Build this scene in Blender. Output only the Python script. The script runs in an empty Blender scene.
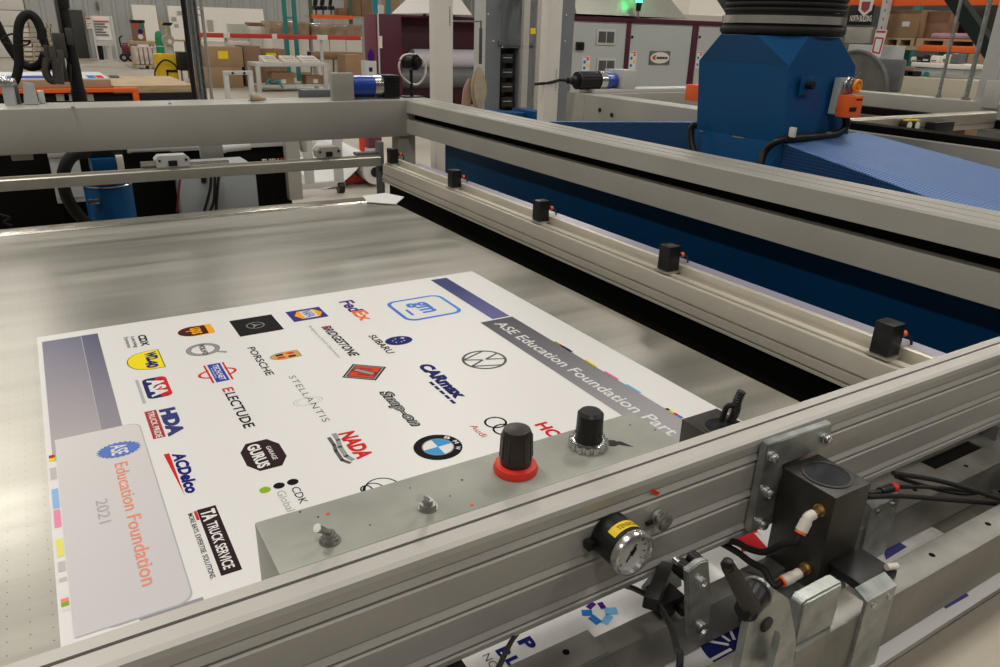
import bpy, bmesh, math, random
from mathutils import Vector, Matrix
random.seed(7)
SC = bpy.context.scene
COL = SC.collection
# ------------------------------------------------------------------ camera (surveyed)
YAW, PITCH, ROLL, FPX = 0.5533273, 0.3867682, 0.0287796, 744.93
CAM = Vector((0, 0, 1.65))
_f0 = Vector((math.sin(YAW), math.cos(YAW), 0)); _r0 = Vector((math.cos(YAW), -math.sin(YAW), 0)); _u0 = Vector((0, 0, 1))
FWD = _f0*math.cos(PITCH) - _u0*math.sin(PITCH)
_up = _u0*math.cos(PITCH) + _f0*math.sin(PITCH)
RIGHT = _r0*math.cos(ROLL) + _up*math.sin(ROLL)
UP = _up*math.cos(ROLL) - _r0*math.sin(ROLL)
cd = bpy.data.cameras.new('camera'); cam = bpy.data.objects.new('camera', cd); COL.objects.link(cam)
cd.sensor_width = 36; cd.lens = FPX/1000*36; cd.clip_start = .02; cd.clip_end = 300
cam.matrix_world = Matrix(((RIGHT.x, UP.x, -FWD.x, CAM.x), (RIGHT.y, UP.y, -FWD.y, CAM.y), (RIGHT.z, UP.z, -FWD.z, CAM.z), (0, 0, 0, 1)))
SC.camera = cam
# survey of the photograph: a sight line met with a real plane of the place
def ray(x, y): return FWD*FPX + RIGHT*(x-500) - UP*(y-333.5)
def on_z(x, y, z):
    d = ray(x, y); return CAM + d*((z-CAM.z)/d.z)
def on_y(x, y, Y):
    d = ray(x, y); return CAM + d*((Y-CAM.y)/d.y)
def on_x(x, y, X):
    d = ray(x, y); return CAM + d*((X-CAM.x)/d.x)
# ------------------------------------------------------------------ materials
MATS = {}
def mat(name, col, rough=.5, metal=0., noise=0., nscale=8., bump=0., bscale=40., coat=0., spec=None, emit=None, estr=0., stretch=None, rvar=0.):
    if name in MATS: return MATS[name]
    m = bpy.data.materials.new(name); m.use_nodes = True
    nt = m.node_tree; b = nt.nodes['Principled BSDF']
    b.inputs['Base Color'].default_value = (*col, 1); b.inputs['Roughness'].default_value = rough; b.inputs['Metallic'].default_value = metal
    if coat: b.inputs['Coat Weight'].default_value = coat
    if spec is not None: b.inputs['Specular IOR Level'].default_value = spec
    if emit: b.inputs['Emission Color'].default_value = (*emit, 1); b.inputs['Emission Strength'].default_value = estr
    if noise or bump or rvar:
        tc = nt.nodes.new('ShaderNodeTexCoord'); mp = nt.nodes.new('ShaderNodeMapping'); nt.links.new(tc.outputs['Object'], mp.inputs[0])
        if stretch: mp.inputs['Scale'].default_value = stretch
        n = nt.nodes.new('ShaderNodeTexNoise'); n.inputs['Scale'].default_value = nscale; n.inputs['Detail'].default_value = 5
        nt.links.new(mp.outputs[0], n.inputs[0])
        if noise:
            r = nt.nodes.new('ShaderNodeValToRGB'); r.color_ramp.elements[0].position = .3; r.color_ramp.elements[1].position = .7
            r.color_ramp.elements[0].color = (*[max(0, c*(1-noise)) for c in col], 1); r.color_ramp.elements[1].color = (*[min(1, c*(1+noise*.6)) for c in col], 1)
            nt.links.new(n.outputs[0], r.inputs[0]); nt.links.new(r.outputs[0], b.inputs['Base Color'])
        if rvar:
            mr = nt.nodes.new('ShaderNodeMapRange'); mr.inputs[1].default_value = .3; mr.inputs[2].default_value = .7
            mr.inputs[3].default_value = rough-rvar; mr.inputs[4].default_value = rough+rvar
            nt.links.new(n.outputs[0], mr.inputs[0]); nt.links.new(mr.outputs[0], b.inputs['Roughness'])
        if bump:
            n2 = nt.nodes.new('ShaderNodeTexNoise'); n2.inputs['Scale'].default_value = bscale; nt.links.new(mp.outputs[0], n2.inputs[0])
            bp = nt.nodes.new('ShaderNodeBump'); bp.inputs['Strength'].default_value = bump; bp.inputs['Distance'].default_value = .01
            nt.links.new(n2.outputs[0], bp.inputs['Height']); nt.links.new(bp.outputs[0], b.inputs['Normal'])
    MATS[name] = m; return m
def mat_dots(name, base, dot, pitch, rad, rough, metal, axes=(0, 1), noise=.12, stretch=(1, 12, 1)):
    """sheet metal with a square grid of small punched holes"""
    m = mat(name, base, rough, metal, noise=noise, nscale=2.2, stretch=stretch, rvar=.06)
    nt = m.node_tree; b = nt.nodes['Principled BSDF']
    tc = nt.nodes.new('ShaderNodeTexCoord'); sp = nt.nodes.new('ShaderNodeSeparateXYZ'); nt.links.new(tc.outputs['Object'], sp.inputs[0])
    sq = []
    for a in axes:
        d = nt.nodes.new('ShaderNodeMath'); d.operation = 'DIVIDE'; d.inputs[1].default_value = pitch; nt.links.new(sp.outputs[a], d.inputs[0])
        f = nt.nodes.new('ShaderNodeMath'); f.operation = 'FLOORED_MODULO'; f.inputs[1].default_value = 1; nt.links.new(d.outputs[0], f.inputs[0])
        s = nt.nodes.new('ShaderNodeMath'); s.operation = 'SUBTRACT'; s.inputs[1].default_value = .5; nt.links.new(f.outputs[0], s.inputs[0])
        q = nt.nodes.new('ShaderNodeMath'); q.operation = 'POWER'; q.inputs[1].default_value = 2; nt.links.new(s.outputs[0], q.inputs[0]); sq.append(q)
    ad = nt.nodes.new('ShaderNodeMath'); nt.links.new(sq[0].outputs[0], ad.inputs[0]); nt.links.new(sq[1].outputs[0], ad.inputs[1])
    lt = nt.nodes.new('ShaderNodeMath'); lt.operation = 'LESS_THAN'; lt.inputs[1].default_value = (rad/pitch)**2; nt.links.new(ad.outputs[0], lt.inputs[0])
    mx = nt.nodes.new('ShaderNodeMix'); mx.data_type = 'RGBA'; mx.inputs[7].default_value = (*dot, 1)
    src = b.inputs['Base Color'].links[0].from_socket
    nt.links.new(src, mx.inputs[6]); nt.links.new(lt.outputs[0], mx.inputs[0]); nt.links.new(mx.outputs[2], b.inputs['Base Color'])
    return m
def mat_grad(name, c0, c1, axis, a0, a1, rough=.35):
    """printed colour blend running along one axis of the printed sheet"""
    m = mat(name, c0, rough, spec=.15); nt = m.node_tree; b = nt.nodes['Principled BSDF']
    g = nt.nodes.new('ShaderNodeNewGeometry'); sp = nt.nodes.new('ShaderNodeSeparateXYZ'); nt.links.new(g.outputs['Position'], sp.inputs[0])
    mr = nt.nodes.new('ShaderNodeMapRange'); mr.inputs[1].default_value = a0; mr.inputs[2].default_value = a1; nt.links.new(sp.outputs[axis], mr.inputs[0])
    mx = nt.nodes.new('ShaderNodeMix'); mx.data_type = 'RGBA'; mx.inputs[6].default_value = (*c0, 1); mx.inputs[7].default_value = (*c1, 1)
    nt.links.new(mr.outputs[0], mx.inputs[0]); nt.links.new(mx.outputs[2], b.inputs['Base Color']); return m
def srgb(r, g, b):
    f = lambda c: (c/255/12.92) if c/255 <= .04045 else ((c/255+.055)/1.055)**2.4
    return (f(r), f(g), f(b))
GREY = mat('grey_machine_paint', (.39, .372, .33), .42, .0, noise=.09, nscale=3, bump=.02, bscale=120)
GREYL = mat('pale_grey_paint', (.55, .55, .53), .4, noise=.05, nscale=3)
GREYD = mat('dark_grey_paint', (.13, .135, .14), .45, noise=.06, nscale=3)
PANEL = mat('panel_grey_paint', (.46, .48, .47), .4, noise=.03, nscale=2)
ALU = mat('anodised_aluminium', (.55, .53, .49), .5, .6, noise=.05, nscale=6, stretch=(1, 1, 6), rvar=.05)
ALUB = mat('brushed_aluminium_profile', (.53, .50, .435), .38, .75, noise=.08, nscale=4, bump=.01, bscale=80)
GALV = mat('galvanised_steel', (.40, .42, .40), .38, .8, noise=.35, nscale=45, rvar=.1)
STEEL = mat('bright_steel', (.62, .61, .59), .25, .95, noise=.1, nscale=30)
WORN = mat('worn_steel_bar', (.27, .26, .235), .42, .5, noise=.32, nscale=14, rvar=.08, bump=.03, bscale=60)
BLACK = mat('black_plastic', (.009, .009, .009), .4, spec=.35)
BLACKM = mat('black_anodised', (.034, .031, .026), .4, .2, noise=.2, nscale=40)
VOID = mat('black_steel_and_shade', (.004, .004, .0035), .8, spec=.08)  # black machine parts, and painted shade in the pit, slots and holes
RUBBER = mat('black_rubber', (.012, .012, .011), .6, spec=.25)
TST = mat('dull_dark_steel', (.34, .33, .31), .3, .9, noise=.15, nscale=40)
BLUE = mat('blue_enamel', srgb(8, 74, 122), .34, noise=.05, nscale=4, spec=.35)
BLUEM = mat('motor_blue', srgb(22, 66, 160), .3, coat=.3)
ORANGE = mat('orange_paint', srgb(246, 104, 40), .45, noise=.05)
RED = mat('red_plastic', srgb(226, 52, 38), .4)
REDB = mat('barrier_red', srgb(196, 58, 46), .5)
YELLOW = mat('yellow_paint', srgb(228, 190, 10), .45)
YELLOWL = mat('label_yellow', srgb(238, 205, 20), .5)
WHITE = mat('white_paint', (.76, .72, .65), .5, noise=.03)
PAPERW = mat('white_paper', (.74, .73, .72), .45)
BRASS = mat('brass', (.55, .36, .16), .3, .9, noise=.15, nscale=60)
IVORY = mat('ivory_plastic', (.72, .67, .58), .4)
CARD = mat('cardboard', (.34, .215, .12), .75, noise=.1, nscale=3)
CARDD = mat('dark_cardboard', (.25, .15, .085), .75, noise=.12, nscale=3)
WOOD = mat('pale_wood', (.5, .37, .22), .7, noise=.2, nscale=6, stretch=(1, 1, 8))
TEAL = mat('teal_paint', srgb(40, 132, 124), .45)
GREEN = mat('green_plastic', srgb(20, 130, 80), .5)
MAROON = mat('maroon_paint', srgb(78, 22, 44), .4, noise=.05)
GLASSB = mat('smoky_glass', (.03, .035, .04), .08, coat=.5)
FACE = mat('gauge_face_grey', (.5, .5, .49), .3)
CONCRETE = mat('concrete_floor', (.47, .42, .35), .45, noise=.16, nscale=.8, rvar=.1)
WALLM = mat('corrugated_wall', (.40, .40, .385), .5, noise=.05, nscale=.6)
BEIGE = mat('beige_fabric', (.42, .34, .23), .8, noise=.15, nscale=18)
WRAP = mat('shrink_wrapped_carton', (.36, .25, .17), .25, noise=.4, nscale=3, coat=.6, bump=.4, bscale=6)
LAV = mat('lavender_film', (.30, .29, .36), .3)
# ------------------------------------------------------------------ geometry
class MB:
    def __init__(s, *mats): s.bm = bmesh.new(); s.mats = list(mats)
    def mi(s, m):
        if m is None: return 0
        if m not in s.mats: s.mats.append(m)
        return s.mats.index(m)
    def add(s, bm2, m=None, M=None):
        k = s.mi(m)
        for f in bm2.faces: f.material_index = k
        me = bpy.data.meshes.new('t'); bm2.to_mesh(me); bm2.free()
        if M is not None: me.transform(M)
        s.bm.from_mesh(me); bpy.data.meshes.remove(me); return s
    def box(s, x0, x1, y0, y1, z0, z1, bev=0, m=None, M=None, seg=2):
        b = bmesh.new(); bmesh.ops.create_cube(b, size=1)
        for v in b.verts:
            v.co = Vector((x0 if v.co.x < 0 else x1, y0 if v.co.y < 0 else y1, z0 if v.co.z < 0 else z1))
        bmesh.ops.recalc_face_normals(b, faces=b.faces)
        if bev: bmesh.ops.bevel(b, geom=b.edges[:], offset=bev, segments=seg, affect='EDGES', profile=.6)
        return s.add(b, m, M)
    def beam(s, p0, p1, w, h, m=None, bev=0, up=(0, 0, 1)):
        p0, p1 = Vector(p0), Vector(p1); d = p1-p0; L = d.length; x = d.normalized(); u = Vector(up)
        y = u.cross(x).normalized(); z = x.cross(y)
        M = Matrix(((x.x, y.x, z.x, p0.x), (x.y, y.y, z.y, p0.y), (x.z, y.z, z.z, p0.z), (0, 0, 0, 1)))
        return s.box(0, L, -w/2, w/2, -h/2, h/2, bev, m, M)
    def cyl(s, p0, p1, r, r2=None, n=24, m=None, bev=0):
        p0, p1 = Vector(p0), Vector(p1); d = p1-p0
        b = bmesh.new(); bmesh.ops.create_cone(b, cap_ends=True, segments=n, radius1=r, radius2=r if r2 is None else r2, depth=d.length)
        if bev:
            es = [e for e in b.edges if abs(e.verts[0].co.z-e.verts[1].co.z) < 1e-6]
            bmesh.ops.bevel(b, geom=es, offset=bev, segments=2, affect='EDGES')
        M = Matrix.Translation((p0+p1)/2) @ d.to_track_quat('Z', 'Y').to_matrix().to_4x4()
        return s.add(b, m, M)
    def ring(s, c, axis, R, r, n=40, k=10, m=None, sq=(1, 1)):
        b = bmesh.new(); vs = []
        for i in range(n):
            a = 2*math.pi*i/n
            vs.append([b.verts.new(((R+r*math.cos(2*math.pi*j/k))*math.cos(a)*sq[0], (R+r*math.cos(2*math.pi*j/k))*math.sin(a)*sq[1], r*math.sin(2*math.pi*j/k))) for j in range(k)])
        for i in range(n):
            for j in range(k): b.faces.new((vs[i][j], vs[(i+1) % n][j], vs[(i+1) % n][(j+1) % k], vs[i][(j+1) % k]))
        bmesh.ops.recalc_face_normals(b, faces=b.faces)
        M = Matrix.Translation(Vector(c)) @ Vector(axis).to_track_quat('Z', 'Y').to_matrix().to_4x4()
        return s.add(b, m, M)
    def lathe(s, prof, c, axis=(0, 0, 1), n=28, m=None, M=None):
        b = bmesh.new(); vs = []
        for r, z in prof:
            vs.append([b.verts.new((r*math.cos(2*math.pi*j/n), r*math.sin(2*math.pi*j/n), z)) for j in range(n)])
        for i in range(len(prof)-1):
            for j in range(n): b.faces.new((vs[i][j], vs[i][(j+1) % n], vs[i+1][(j+1) % n], vs[i+1][j]))
        if prof[0][0] > 1e-4 and prof[-1][0] > 1e-4:
            for j in range(n): b.faces.new((vs[-1][j], vs[-1][(j+1) % n], vs[0][(j+1) % n], vs[0][j]))
        bmesh.ops.remove_doubles(b, verts=b.verts, dist=1e-6)
        bmesh.ops.recalc_face_normals(b, faces=b.faces)
        if M is None: M = Matrix.Translation(Vector(c)) @ Vector(axis).to_track_quat('Z', 'Y').to_matrix().to_4x4()
        return s.add(b, m, M)
    def prism(s, poly, axis, a0, a1, m=None, bev=0):
        """poly in the two other axes (x: (y,z); y: (x,z); z: (x,y))"""
        def P(p, a): return {'x': (a, p[0], p[1]), 'y': (p[0], a, p[1]), 'z': (p[0], p[1], a)}[axis]
        b = bmesh.new(); A = [b.verts.new(P(p, a0)) for p in poly]; B = [b.verts.new(P(p, a1)) for p in poly]
        n = len(poly); b.faces.new(A); b.faces.new(B[::-1])
        for i in range(n): b.faces.new((A[i], B[i], B[(i+1) % n], A[(i+1) % n]))
        bmesh.ops.recalc_face_normals(b, faces=b.faces)
        if bev: bmesh.ops.bevel(b, geom=b.edges[:], offset=bev, segments=2, affect='EDGES')
        return s.add(b, m)
    def tube(s, pts, r, n=10, m=None, smooth=8, rib=0):
        P = [Vector(p) for p in pts]
        if smooth and len(P) > 2:
            Q = []; E = [P[0]*2-P[1]] + P + [P[-1]*2-P[-2]]
            for i in range(1, len(E)-2):
                for t in range(smooth):
                    u = t/smooth; a, bb, c, d = E[i-1], E[i], E[i+1], E[i+2]
                    Q.append(.5*((2*bb)+(c-a)*u+(2*a-5*bb+4*c-d)*u*u+(3*bb-a-3*c+d)*u**3))
            P = Q + [P[-1]]
        b = bmesh.new(); rows = []; nrm = None
        for i, p in enumerate(P):
            t = (P[min(i+1, len(P)-1)]-P[max(i-1, 0)]).normalized()
            if nrm is None: nrm = t.orthogonal().normalized()
            nrm = (nrm - t*nrm.dot(t)).normalized(); bi = t.cross(nrm)
            rr = r*(1+(rib if i % 2 else 0))
            rows.append([b.verts.new(p+(nrm*math.cos(2*math.pi*j/n)+bi*math.sin(2*math.pi*j/n))*rr) for j in range(n)])
        for i in range(len(rows)-1):
            for j in range(n): b.faces.new((rows[i][j], rows[i][(j+1) % n], rows[i+1][(j+1) % n], rows[i+1][j]))
        b.faces.new(rows[0][::-1]); b.faces.new(rows[-1]); bmesh.ops.recalc_face_normals(b, faces=b.faces)
        return s.add(b, m)
    def faces(s, verts, faces, m=None):
        b = bmesh.new(); V = [b.verts.new(v) for v in verts]
        for f in faces: b.faces.new([V[i] for i in f])
        bmesh.ops.recalc_face_normals(b, faces=b.faces); return s.add(b, m)
    def build(s, name, parent=None, label=None, sharp=35):
        bm = s.bm
        for f in bm.faces: f.smooth = True
        for e in bm.edges:
            e.smooth = len(e.link_faces) == 2 and e.calc_face_angle(0) < math.radians(sharp)
        me = bpy.data.meshes.new(name); bm.to_mesh(me); bm.free()
        for m in s.mats: me.materials.append(m)
        lo = Vector([min(v.co[i] for v in me.vertices) for i in range(3)]); hi = Vector([max(v.co[i] for v in me.vertices) for i in range(3)])
        c = Vector(((lo.x+hi.x)/2, (lo.y+hi.y)/2, lo.z)); me.transform(Matrix.Translation(-c))
        o = bpy.data.objects.new(name, me); COL.objects.link(o); WO[o.name] = c
        if parent is not None: o.parent = parent; o.location = c - WO[parent.name]
        else: o.location = c
        if label: o['label'] = label
        return o
WO = {}
def thing(name, label, cat, loc, group=None):
    o = bpy.data.objects.new(name, None); o.empty_display_size = .05; COL.objects.link(o); o.location = loc; WO[o.name] = Vector(loc)
    o['label'] = label; o['category'] = cat
    if group: o['group'] = group
    return o
def tag(o, label, cat, group=None):
    o['label'] = label; o['category'] = cat
    if group: o['group'] = group
    return o
def struct(o): o['kind'] = 'structure'; return o
def copy_tree(o, loc, label=None, parent=None):
    c = o.copy(); COL.objects.link(c)
    if parent is None:
        c.location = loc; WO[c.name] = Vector(loc)
        if label: c['label'] = label
    else: c.parent = parent
    for ch in list(o.children): copy_tree(ch, None, None, c)
    return c
_tcache = {}
def text_bm(body, bold=0., shear=0., space=1.):
    cu = bpy.data.curves.new('t', 'FONT'); cu.body = body; cu.size = 1; cu.offset = bold; cu.shear = shear; cu.resolution_u = 3; cu.space_character = space; cu.fill_mode = 'FRONT'
    o = bpy.data.objects.new('t', cu); COL.objects.link(o); dg = bpy.context.evaluated_depsgraph_get(); dg.update()
    me = bpy.data.meshes.new_from_object(o.evaluated_get(dg)); bpy.data.objects.remove(o); bpy.data.curves.remove(cu)
    b = bmesh.new(); b.from_mesh(me); bpy.data.meshes.remove(me); return b
def put_text(mb, body, O, U, V, L, H, m, bold=0., shear=0., space=1., lift=None):
    """text fitted to a box: O = lower-left corner, U/V unit vectors, L x H its size"""
    b = text_bm(body, bold, shear, space)
    xs = [v.co.x for v in b.verts]; ys = [v.co.y for v in b.verts]; x0, x1, y0, y1 = min(xs), max(xs), min(ys), max(ys)
    O, U, V = Vector(O), Vector(U), Vector(V)
    for v in b.verts:
        v.co = O + U*((v.co.x-x0)/(x1-x0)*L) + V*((v.co.y-y0)/(y1-y0)*H)
    mb.add(b, m)
def fbox(x0, y0, x1, y1, Y, floor=False):
    """world extents of an upright face seen between two image corners on the plane y = Y"""
    xm, ym = (x0+x1)/2, (y0+y1)/2
    X0, X1 = on_y(x0, ym, Y).x, on_y(x1, ym, Y).x; Z1, Z0 = on_y(xm, y0, Y).z, on_y(xm, y1, Y).z
    return X0, X1, (0 if floor else Z0), Z1
# ================================================================== PRINTING PRESS (foreground)
TZ = .95
TABLE = mat_dots('perforated_aluminium_bed', (.46, .445, .39), (.13, .115, .095), .0245, .0010, .36, .84, noise=.26, stretch=(.35, 5, 1))
t = thing('print_table', 'wide bare aluminium press bed with fine suction holes under the printed sheet', 'press bed', (0, 1.4, 0))
NEAR = on_z(1000, 588, TZ).y-.004
MB(TABLE).box(-2.2, 1.265, NEAR, 2.99, .915, TZ, .001).build('bed_plate', t)
MB(mat('front_lip_alu', (.50, .45, .37), .5, .5, noise=.2, nscale=2)).box(-2.2, 1.40, -.3, NEAR-.0005, .915, TZ-.0005, .001).build('front_lip', t)
mb = MB(mat('polished_edge_strip', (.66, .63, .56), .2, .9, noise=.12, nscale=3, rvar=.08)); mb.box(-2.2, 1.20, 2.996, 3.09, .90, .956, .009, seg=4); mb.build('edge_strip', t)
mb = MB(VOID); mb.box(-2.1, 1.22, -.2, 2.9, 0, .914); mb.build('base', t)
mb = MB(VOID); mb.box(1.225, 1.435, -.3, 3.3, .55, .70); mb.box(1.225, 1.26, -.3, 2.9, 0, .56)  # black tray added below the gap to stand for its shade
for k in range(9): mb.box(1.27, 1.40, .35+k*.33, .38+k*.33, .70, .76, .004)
mb.build('pit_shade', t)
# inner guide rail with grooves
prof = [(1.410, .949), (1.4105, .955), (1.4205, .956), (1.4205, .9605), (1.4115, .961), (1.4130, .982), (1.4225, .9825), (1.4225, .9875), (1.4140, .988), (1.4145, .994), (1.4165, 1.031),
        (1.418, 1.034), (1.424, 1.034), (1.424, 1.028), (1.431, 1.028), (1.431, 1.037), (1.452, 1.037), (1.452, 1.028), (1.470, 1.028), (1.470, 1.058), (1.476, 1.060), (1.482, 1.060), (1.482, .949)]
r = thing('guide_rail', 'long grooved aluminium rail beside the dark gap at the bed edge', 'rail', (1.45, 1.6, 0))
MB(mat('rail_aluminium', (.64, .60, .51), .42, .45, noise=.06, nscale=5)).prism(prof, 'y', -.3, 3.42).build('profile', r, None, 15)
mb = MB(LAV); mb.prism([(1.4825, 1.060), (1.505, 1.066), (1.505, 1.062), (1.4825, 1.056)], 'y', -.2, 3.2); mb.build('cover_strip', r)
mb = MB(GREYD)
mb.mats[0] = VOID; mb.box(1.44, 1.475, -.3, 3.40, 0, .9488, .001); mb.build('support_shade_web', r)  # rail support added in black so the gap below stays in shade
# sensor blocks on the rail
def sensor(y):
    s = thing('sensor_block', '', 'sensor', (1.45, y, 1.037), 'black sensor blocks along the aluminium rail')
    MB(BLACK).box(1.428, 1.470, y-.021, y+.021, 1.042, 1.112, .0025).build('housing', s)
    MB(ALUB).box(1.420, 1.469, y-.028, y+.024, 1.0375, 1.042, .001).build('mount_plate', s)
    mb = MB(BLACK); mb.cyl((1.470, y-.004, 1.085), (1.482, y-.010, 1.083), .006); mb.build('connector', s)
    mb = MB(ORANGE); mb.cyl((1.482, y-.010, 1.083), (1.490, y-.013, 1.083), .0068); mb.build('connector_ring', s)
    mb = MB(BLACK); mb.tube([(1.490, y-.013, 1.083), (1.494, y-.018, 1.079), (1.496, y-.026, 1.068), (1.490, y-.03, 1.055)], .0028, 8); mb.build('wire', s)
    return s
s0 = sensor(.806)
ws = ['closest to the front beam with orange connector', 'second along from the front beam', 'third along from the front beam', 'fourth along from the front beam', 'at the far rail end by the frame corner']
s0['label'] = 'black sensor block on the aluminium rail, '+ws[0]
for k, y in enumerate((1.462, 2.10, 2.74, 3.375)):
    copy_tree(s0, (1.45, y, 1.037), 'black sensor block on the aluminium rail, '+ws[k+1])
# press frame
f = thing('press_frame', 'large grey painted box frame around the print bed with slotted side beam', 'machine frame', (1.8, 3.9, 0))
z0, z1 = 1.108, 1.283
prof = [(1.757, z0), (1.757, 1.180), (1.82, 1.182), (1.82, 1.215), (1.757, 1.217), (1.757, z1-.006), (1.763, z1), (1.805, z1), (1.806, z1-.005), (1.812, z1-.005), (1.813, z1), (1.862, z1), (1.863, z1-.005), (1.869, z1-.005), (1.870, z1),
        (1.925, z1), (1.931, z1-.006), (1.931, z0)]
MB(GREY).prism(prof, 'y', -.6, 3.885).build('side_beam', f)
mb = MB(VOID); mb.box(1.800, 1.8195, -.55, 3.87, 1.183, 1.214); mb.build('slot_shade', f)  # black strip painted in for the shade inside the slot
MB(GREY).box(-3.2, 1.931, 3.886, 4.16, 1.092, z1, .006).build('back_beam', f)
mb = MB(GREY); mb.box(1.72, 1.82, 3.91, 4.01, 0, 1.091, .004); mb.build('corner_post', f)
for y in (-.5,): MB(GREY).box(1.79, 1.90, y, y+.12, 0, z0-.0005, .004).build('leg', f)
MB(GREY).box(-3.1, -2.98, 3.95, 4.07, 0, 1.0915, .004).build('leg', f)
mb = MB(STEEL)
for px, py in ((73, 108), (170, 104), (250, 101)):
    p = on_z(px, py, z1); mb.cyl((p.x, p.y, z1), (p.x, p.y, z1+.006), .008, n=10)
mb.build('screw', f)
MB(BLUE).box(1.905, 1.92, -.5, on_x(446, 160, 1.91).y, .62, 1.107).build('blue_side_panel', f, 'dark blue steel panel below the side beam')
# linear guide across the back of the bed
g = thing('linear_guide', 'slim aluminium guide bar running across behind the bed under the back beam', 'guide rail', (0, 3.5, 0))
GX = on_y(380, 158, 3.5).x; mb = MB(ALUB); mb.prism([(3.49, 1.012), (3.49, 1.052), (3.494, 1.056), (3.505, 1.056), (3.506, 1.064), (3.52, 1.064), (3.521, 1.056), (3.555, 1.056), (3.555, 1.012)], 'x', -2.6, GX); mb.build('bar', g)
mb = MB(GREYD); mb.box(GX, GX+.022, 3.50, 3.56, 0, 1.125, .003); mb.box(GX-.12, GX-.001, 3.51, 3.55, 1.0645, 1.078, .003); mb.build('end_bracket', g)
mb = MB(BLACK); mb.cyl((GX+.012, 3.47, .995), (GX+.012, 3.4995, .995), .016, n=14); mb.build('bolt', g)
mb = MB(GREYD)
mb.box(-2.4, -2.35, 3.50, 3.55, 0, 1.011, .003)
mb.build('support_leg', g)
def carriage(px0, px1, py, m, label, arm):
    a = on_y(px0, py, 3.52); b = on_y(px1, py, 3.52)
    c = thing('guide_carriage', label, 'carriage', ((a.x+b.x)/2, 3.52, 1.064), None)
    mb = MB(m); mb.prism([(a.x, 1.0645), (a.x-.004, 1.10), (a.x+.012, 1.115), (b.x-.012, 1.115), (b.x+.004, 1.10), (b.x, 1.0645)], 'y', 3.496, 3.56, bev=.002); mb.build('body', c)
    mb = MB(BLACK); w = (b.x-a.x); mb.box(a.x+w*.35, a.x+w*.62, 3.488, 3.4955, 1.072, 1.094, .001)
    for q in (.1, .9): mb.cyl((a.x+w*q, 3.489, 1.095), (a.x+w*q, 3.4955, 1.095), .005, n=10)
    mb.build('slot_cover', c)
    if arm:
        mb = MB(STEEL); mb.box(b.x+.006, b.x+.17, 3.515, 3.53, 1.066, 1.078, .002); mb.box(a.x-.06, a.x-.006, 3.505, 3.54, 1.067, 1.090, .003); mb.build('sensor_arm', c)
carriage(155, 188, 158, GREYL, 'pale carriage block with steel sensor arm riding on the back guide bar', True)
carriage(316, 339, 152, GREY, 'small dark grey carriage riding near the guide bar end by the paper roll', False)
# loose white sheets on the bed's far corner
mb = MB(PAPERW)
a = [on_z(px, py, TZ+.006) for px, py in ((362, 196), (385, 193), (404, 197), (396, 204), (368, 202))]
n = len(a); mb.prism([(p.x, p.y) for p in a], 'z', .9535, .957); tag(mb.build('paper_sheet'), 'small white paper scraps lying on the far corner of the bed edge', 'paper')

# ------------------------------------------------------------------ front carriage beam
YF, YB = .505, .547
b0 = thing('gripper_beam', 'long aluminium extrusion beam crossing in front of the printed sheet', 'beam', (.4, .526, 1.055))
pr = [(YB, 1.055), (YF+.002, 1.055), (YF, 1.057)]
for gz in (1.069, 1.118, 1.170):
    pr += [(YF, gz-.0058), (YF+.003, gz-.0022), (YF+.009, gz-.0025), (YF+.009, gz+.0025), (YF-.002, gz+.0025), (YF-.002, gz+.0034), (YF+.002, gz+.0105), (YF+.002, gz+.0118), (YF, gz+.0124)]
pr += [(YF, 1.193), (YF+.002, 1.198), (YF+.007, 1.2005), (.5285, 1.2005), (.5285, 1.194), (.5325, 1.194), (.5325, 1.2005), (YB-.001, 1.2005), (YB, 1.1995)]
MB(ALU).prism(pr, 'x', -1.4, 1.72).build('profile', b0, None, 12)
mb = MB(VOID)
for gz in (1.069, 1.118, 1.170): mb.box(-1.39, 1.71, YF+.006, YF+.0088, gz-.0022, gz+.0022)
mb.box(-1.39, 1.71, .5288, .5322, 1.1941, 1.1952); mb.build('groove_shade', b0)  # black strips stand for the shade inside the grooves
mb = MB(RED); p = on_y(655, 492, YF-.0016); mb.beam(p+Vector((-.006, -.0004, .004)), p+Vector((.006, -.0004, -.004)), .0006, .004); mb.build('paint_mark', b0, 'small red paint mark')
# control box
BOXM = mat('worn_grey_green_enamel', (.34, .35, .30), .42, .15, noise=.2, nscale=9, rvar=.08)
cbx = thing('control_box', 'grey green steel switch box behind the front beam carrying knobs and toggles', 'control box', (.35, .59, 1.08))
x0 = on_z(254.4, 522.8, 1.2).x
MB(BOXM).box(x0, .593, YB+.0005, .633, 1.085, 1.2, .0025).build('housing', cbx)
mb = MB(BLACK)
p = on_z(612, 443, 1.2003); mb.lathe([(0, 0), (.0075, 0), (.0075, .0003), (0, .0003)], (p.x, p.y, 1.2), n=16); q = on_z(634, 447, 1.2003)
mb.prism([(p.x, p.y+.005), (p.x+.012, p.y-.002), (q.x, q.y), (p.x+.004, p.y-.006)], 'z', 1.2001, 1.2003)
for px, py in ((318, 517), (370, 525), (462, 480), (500, 455), (630, 425), (300, 512), (410, 488), (655, 430), (450, 496)):
    p = on_z(px, py, 1.2); mb.cyl((p.x, p.y, 1.2), (p.x, p.y, 1.2003), random.uniform(.0008, .0018), n=8)
mb.build('paint_spots', cbx, 'black paint spill and dark specks')
mb = MB(RED)
for px, py in ((328, 514), (472, 505)):
    p = on_z(px, py, 1.2); mb.cyl((p.x, p.y, 1.2), (p.x, p.y, 1.2003), .002, n=8)
mb.build('ink_spots', cbx, 'tiny red ink spots')
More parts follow.
